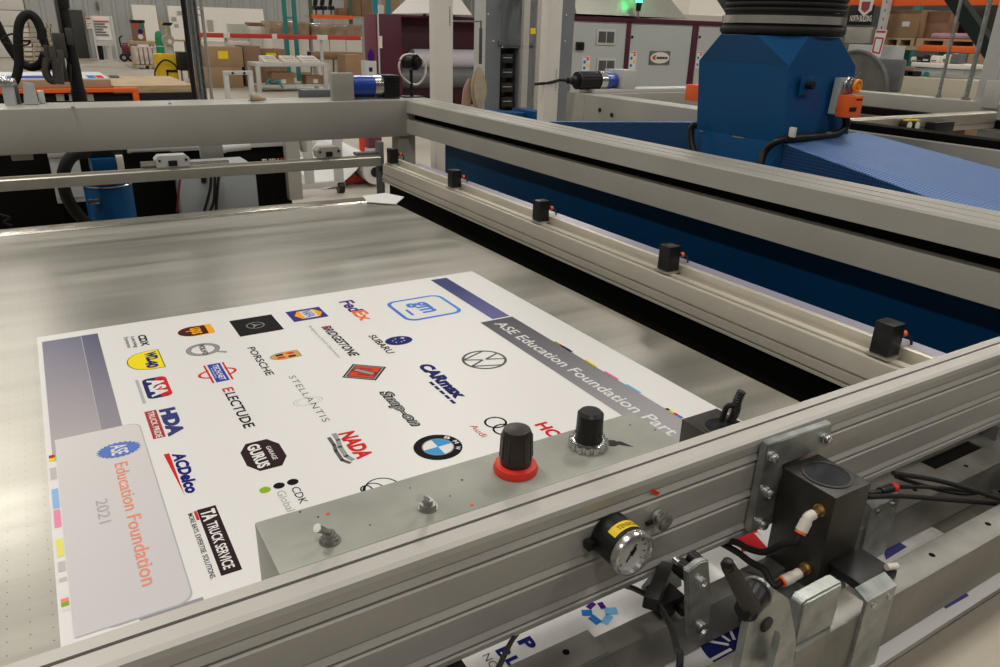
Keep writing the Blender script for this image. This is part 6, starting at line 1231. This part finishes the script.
o, Y0, Y1, Z0, Z1 = rbox(880, 10, 919, 40, X+.14, CARD, 'carton', 'big brown carton with white label on the orange rack pallet', 'box', zp, .7); a, b, c, d_ = xb_(902, 21.5, 909.5, 26.5, X+.13); k = MB(PAPERW); k.box(X+.132, X+.1395, a, b, c, d_); k.build('label', o, 'white paper label')
rbox(925, 11, 948, 38, X+.3, CARDD, 'carton', 'darker wrapped carton beside the big labelled carton on the rack', 'box', zp, .3)
k = MB(mat('pink_wrap', (.62, .34, .42), .4, noise=.4, nscale=8, bump=.5, bscale=8)); Y0, Y1, Z0, Z1 = xb_(930, 33, 976, 40, X+.14); k.box(X+.14, X+.28, Y0, Y1, zp+.001, Z1, .04); tag(k.build('pink_wrap'), 'crumpled pink plastic wrap on the rack pallet', 'wrap')
k = MB(BLACKM); Y0, Y1, Z0, Z1 = xb_(952, 2, 982, 34, X+.5); k.box(X+.65, X+.95, Y0, Y1, zp+.001, Z1, .05); tag(k.build('dark_drum'), 'dark bulky load on the rack behind the black diagonal strut', 'load')
# sign, boards and notices
Y0, Y1, Z0, Z1 = xb_(848, 5, 872, 25, X-.2); o = thing('building_sign', 'black sign with white shield and lettering hanging behind the duct', 'sign', (X-.2, (Y0+Y1)/2, Z0)); k = MB(BLACK); k.box(X-.2, X-.17, Y0, Y1, Z0, Z1, .004); k.build('board', o)
k = MB(WHITE); yc, zc = Y0+(Y1-Y0)*.32, Z0+(Z1-Z0)*.74; s = .12; k.prism([(yc-s, zc+s*1.4), (yc+s, zc+s*1.4), (yc+s*.95, zc), (yc, zc-s*.75), (yc-s*.95, zc)], 'x', X-.206, X-.2005); k.build('shield', o); k = MB(mat('sign_red', srgb(150, 60, 70), .5)); k.prism([(yc-s*.6, zc+s), (yc+s*.6, zc+s), (yc+s*.55, zc+s*.1), (yc, zc-s*.3), (yc-s*.55, zc+s*.1)], 'x', X-.212, X-.2065); k.build('shield_mark', o)
k = MB(WHITE); put_text(k, 'NORTH BUILDING', (X-.204, Y1-.05, Z0+.05), (0, -1, 0), (0, 0, 1), (Y1-Y0)*.9, .09, WHITE, .02); k.build('lettering', o)
Y0, Y1, Z0, Z1 = xb_(845, 27, 870, 43, X-.15); k = MB(GREY); k.box(X-.15, X-.02, Y0, Y1, Z0, Z1, .01); tag(k.build('grey_panel'), 'flat grey panel below the black sign behind the duct', 'panel')
o, Y0, Y1, Z0, Z1 = rbox(846, 45, 900, 75, X-.45, PANEL, 'machine_cover', 'pale machine cover beneath the orange rack beam behind the smoky disc', 'machine', 0, .08)
k = MB(PAPERW); P = [on_x(px, py, X-.6) for px, py in ((876.5, 29.5), (887.5, 30), (880, 57), (871, 55))]; k.prism([(p.y, p.z) for p in P], 'x', X-.61, X-.6); o = k.build('notice_card'); tag(o, 'white card with red outline and heading tilted on the rack post', 'notice'); k = MB(mat('notice_red', srgb(190, 40, 70), .5)); c = sum((Vector((p.y, p.z)) for p in P), Vector((0, 0)))/4
Q = [c+(Vector((p.y, p.z))-c)*.74 for p in P]; Q = [Q[0]*.75+Q[3]*.25, Q[1]*.75+Q[2]*.25, Q[2], Q[3]]
for i in range(4): a, b = Q[i], Q[(i+1) % 4]; k.beam((X-.612, a.x, a.y), (X-.612, b.x, b.y), .022, .003, up=(1, 0, 0))
h0, h1 = c+(Vector((P[0].y, P[0].z))-c)*.85, c+(Vector((P[1].y, P[1].z))-c)*.85; k.beam((X-.612, h0.x, h0.y), (X-.612, h1.x, h1.y), .03, .003, up=(1, 0, 0)); k.build('printing', o)
# machinery between second press and rack
Xd = 8.0; c = on_x(850, 92, Xd); R = (on_x(850, 92, Xd).y-on_x(886, 92, Xd).y); k = MB(mat('smoky_mesh', (.10, .10, .09), .5, noise=.3, nscale=6)); k.cyl((Xd, c.y, c.z+.0), (Xd+.05, c.y, c.z+.0), R, n=48); k.ring((Xd, c.y, c.z), (1, 0, 0), R, .02, n=48); k.cyl((Xd+.02, c.y, 0), (Xd+.02, c.y, c.z-R), .05, n=12); tag(k.build('fan_guard'), 'big round smoky fan guard on a stand behind the orange actuator', 'fan guard')
def pad(px0, py0, px1, py1, Xp, m, lab, name='seat_back', cat='chair back'):
    Y0, Y1, Z0, Z1 = xb_(px0, py0, px1, py1, Xp); o = thing(name, lab, cat, (Xp, (Y0+Y1)/2, 0)); k = MB(m); k.box(Xp, Xp+.08, Y0, Y1, Z0, Z1, .035); k.build('pad', o); k = MB(BLACK); k.box(Xp+.02, Xp+.06, (Y0+Y1)/2-.03, (Y0+Y1)/2+.03, 0, Z0-.0); k.build('stem', o)
pad(872, 58.5, 901, 92, 8.4, mat('grey_cushion', (.14, .145, .15), .7, noise=.2, nscale=5), 'rounded dark grey cushion back beside the smoky fan guard')
pad(846, 76, 886, 95, 8.25, mat('brown_cushion', (.12, .07, .05), .7), 'brown padded board low behind the smoky fan guard', 'padded_board', 'board')
Xt = 9.0; Y0, Y1, Z0, Z1 = xb_(893, 79, 1003, 97, Xt); t = thing('low_bench', 'pale bench behind the second press carrying the plastic tote', 'bench', (Xt, (Y0+Y1)/2, 0)); k = MB(mat('bench_cream', (.5, .45, .36), .6)); k.box(Xt, Xt+.9, Y0, Y1, Z0-.2, Z1, .01); k.build('top', t)
for y in (Y0+.1, Y1-.2): k = MB(GREYD); k.box(Xt+.1, Xt+.8, y, y+.1, 0, Z0-.2005); k.build('leg', t)
zb = Z1; Y0, Y1, Z0, Z1 = xb_(912, 68, 963, 85, Xt+.2); t = thing('plastic_tote', 'translucent grey plastic tote with white lid on the pale bench', 'tote', (Xt+.4, (Y0+Y1)/2, zb)); k = MB(mat('tote_plastic', (.42, .44, .47), .3)); k.box(Xt+.2, Xt+.7, Y0, Y1, zb+.001, Z1, .02); k.build('box', t); k = MB(WHITE); k.box(Xt+.17, Xt+.73, Y0-.03, Y1+.03, Z1+.0005, Z1+.05, .012); k.build('lid', t); k = MB(TEAL); a, b, c, d_ = xb_(921, 71, 931, 78, Xt+.19); k.cyl((Xt+.192, (a+b)/2, (c+d_)/2), (Xt+.1995, (a+b)/2, (c+d_)/2), (d_-c)*.42, n=16); k.box(Xt+.193, Xt+.1995, a-.45, a-.05, (c+d_)/2-.02, (c+d_)/2+.02, 0, GREY); k.build('emblem', t)
for i, (px, py, m) in enumerate(((916, 63, WHITE), (921, 62, BLACK), (928, 61, BLACK), (936, 62, WHITE), (948, 61, WHITE), (957, 60, GREYD))):
    a = on_x(px, py, Xt+.35); k = MB(m); k.box(Xt+.3, Xt+.45, a.y-.05, a.y+.05, Z1+.051, a.z+.07, .015); k.box(Xt+.29, Xt+.2995, a.y-.03, a.y+.03, Z1+.07, a.z+.02, 0, GREYL if m is BLACK else GREYD)
    tag(k.build('small_carton'), ['white bottle box', 'black box', 'wider black box', 'white carton', 'tall white carton', 'dark carton'][i]+' standing on the plastic tote lid'+[' at the end by the grey cushion', ' beside the white bottle box', ' beside a white carton', ' in the middle of the row', ' between the two slim poles', ' at the end by the tan carton'][i], 'box')
rbox(965, 54, 981, 82, Xt+.95, CARD, 'carton', 'tan carton standing beyond the bench between the two poles', 'box', 0, .6); rbox(901, 67, 912, 79, Xt+.95, CARDD, 'carton', 'small brown carton behind the tote end beside the grey cushion', 'box', 0, .5)
for i, (x0, y0, x1, y1) in enumerate(((900, 77, 915, 82), (898, 84, 905, 88), (905, 83, 912, 88))):
    Y0, Y1, Z0, Z1 = xb_(x0, y0, x1, y1, Xt+.05); k = MB(BLACK); k.box(Xt+.03, Xt+.16, Y0, Y1, max(Z0, zb+.001) if i else Z0, max(Z1, zb+.06), .012); k.box(Xt+.06, Xt+.1, (Y0+Y1)/2-.02, (Y0+Y1)/2+.02, zb+.001, max(Z0, zb+.02), 0, WHITE); tag(k.build('hand_tool'), ['longest black hand tool propped on the pale bench end', 'small black tool on the bench beside the grey cushion', 'small black tool on the bench nearer the tote'][i], 'tool')
k = MB(mat('black_green_paint', (.016, .022, .019), .7, spec=.1)); a, b = on_x(953, -4, 6.6), on_x(985, 42, 6.6); b = b+(b-a)*((b.z-.05)/(a.z-b.z)); k.beam(a, b, .10, .10, up=(1, 0, 0)); tag(k.build('diagonal_strut'), 'thick black diagonal strut crossing behind the steel poles', 'strut')
k = MB(mat('clear_plastic', (.5, .49, .46), .15, spec=.6)); a = on_x(992, 95, FX-.02); k.box(FX-.03, FX-.002, a.y-.05, a.y+.05, on_x(990, 108, FX).z, on_x(992, 80, FX).z, .004); tag(k.build('plastic_bracket'), 'pale plastic bracket on the far beam by the thick grey post', 'bracket')
# ================================================================== LIGHT
w = bpy.data.worlds.new('hall_light'); SC.world = w; w.use_nodes = True
w.node_tree.nodes['Background'].inputs[0].default_value = (1.0, .965, .90, 1); w.node_tree.nodes['Background'].inputs[1].default_value = .10
def lamp(x, y, z, sx, sy, e):
    l = bpy.data.lights.new('hall_lamp', 'AREA'); l.shape = 'RECTANGLE'; l.size = sx; l.size_y = sy; l.energy = e; l.color = (1, .955, .88)
    o = bpy.data.objects.new('hall_lamp', l); COL.objects.link(o); o.location = (x, y, z)
for x in (-7, -1, 5, 11, 17): 
    for y in (-3, 3, 10, 18, 27, 35): lamp(x, y, 7.2, .6, 1.6, 128)
vs = SC.view_settings; vs.view_transform = 'Standard'; vs.look = 'None'; vs.gamma = 1; vs.use_curve_mapping = False; vs.exposure = 0.0
SC.display_settings.display_device = 'sRGB'
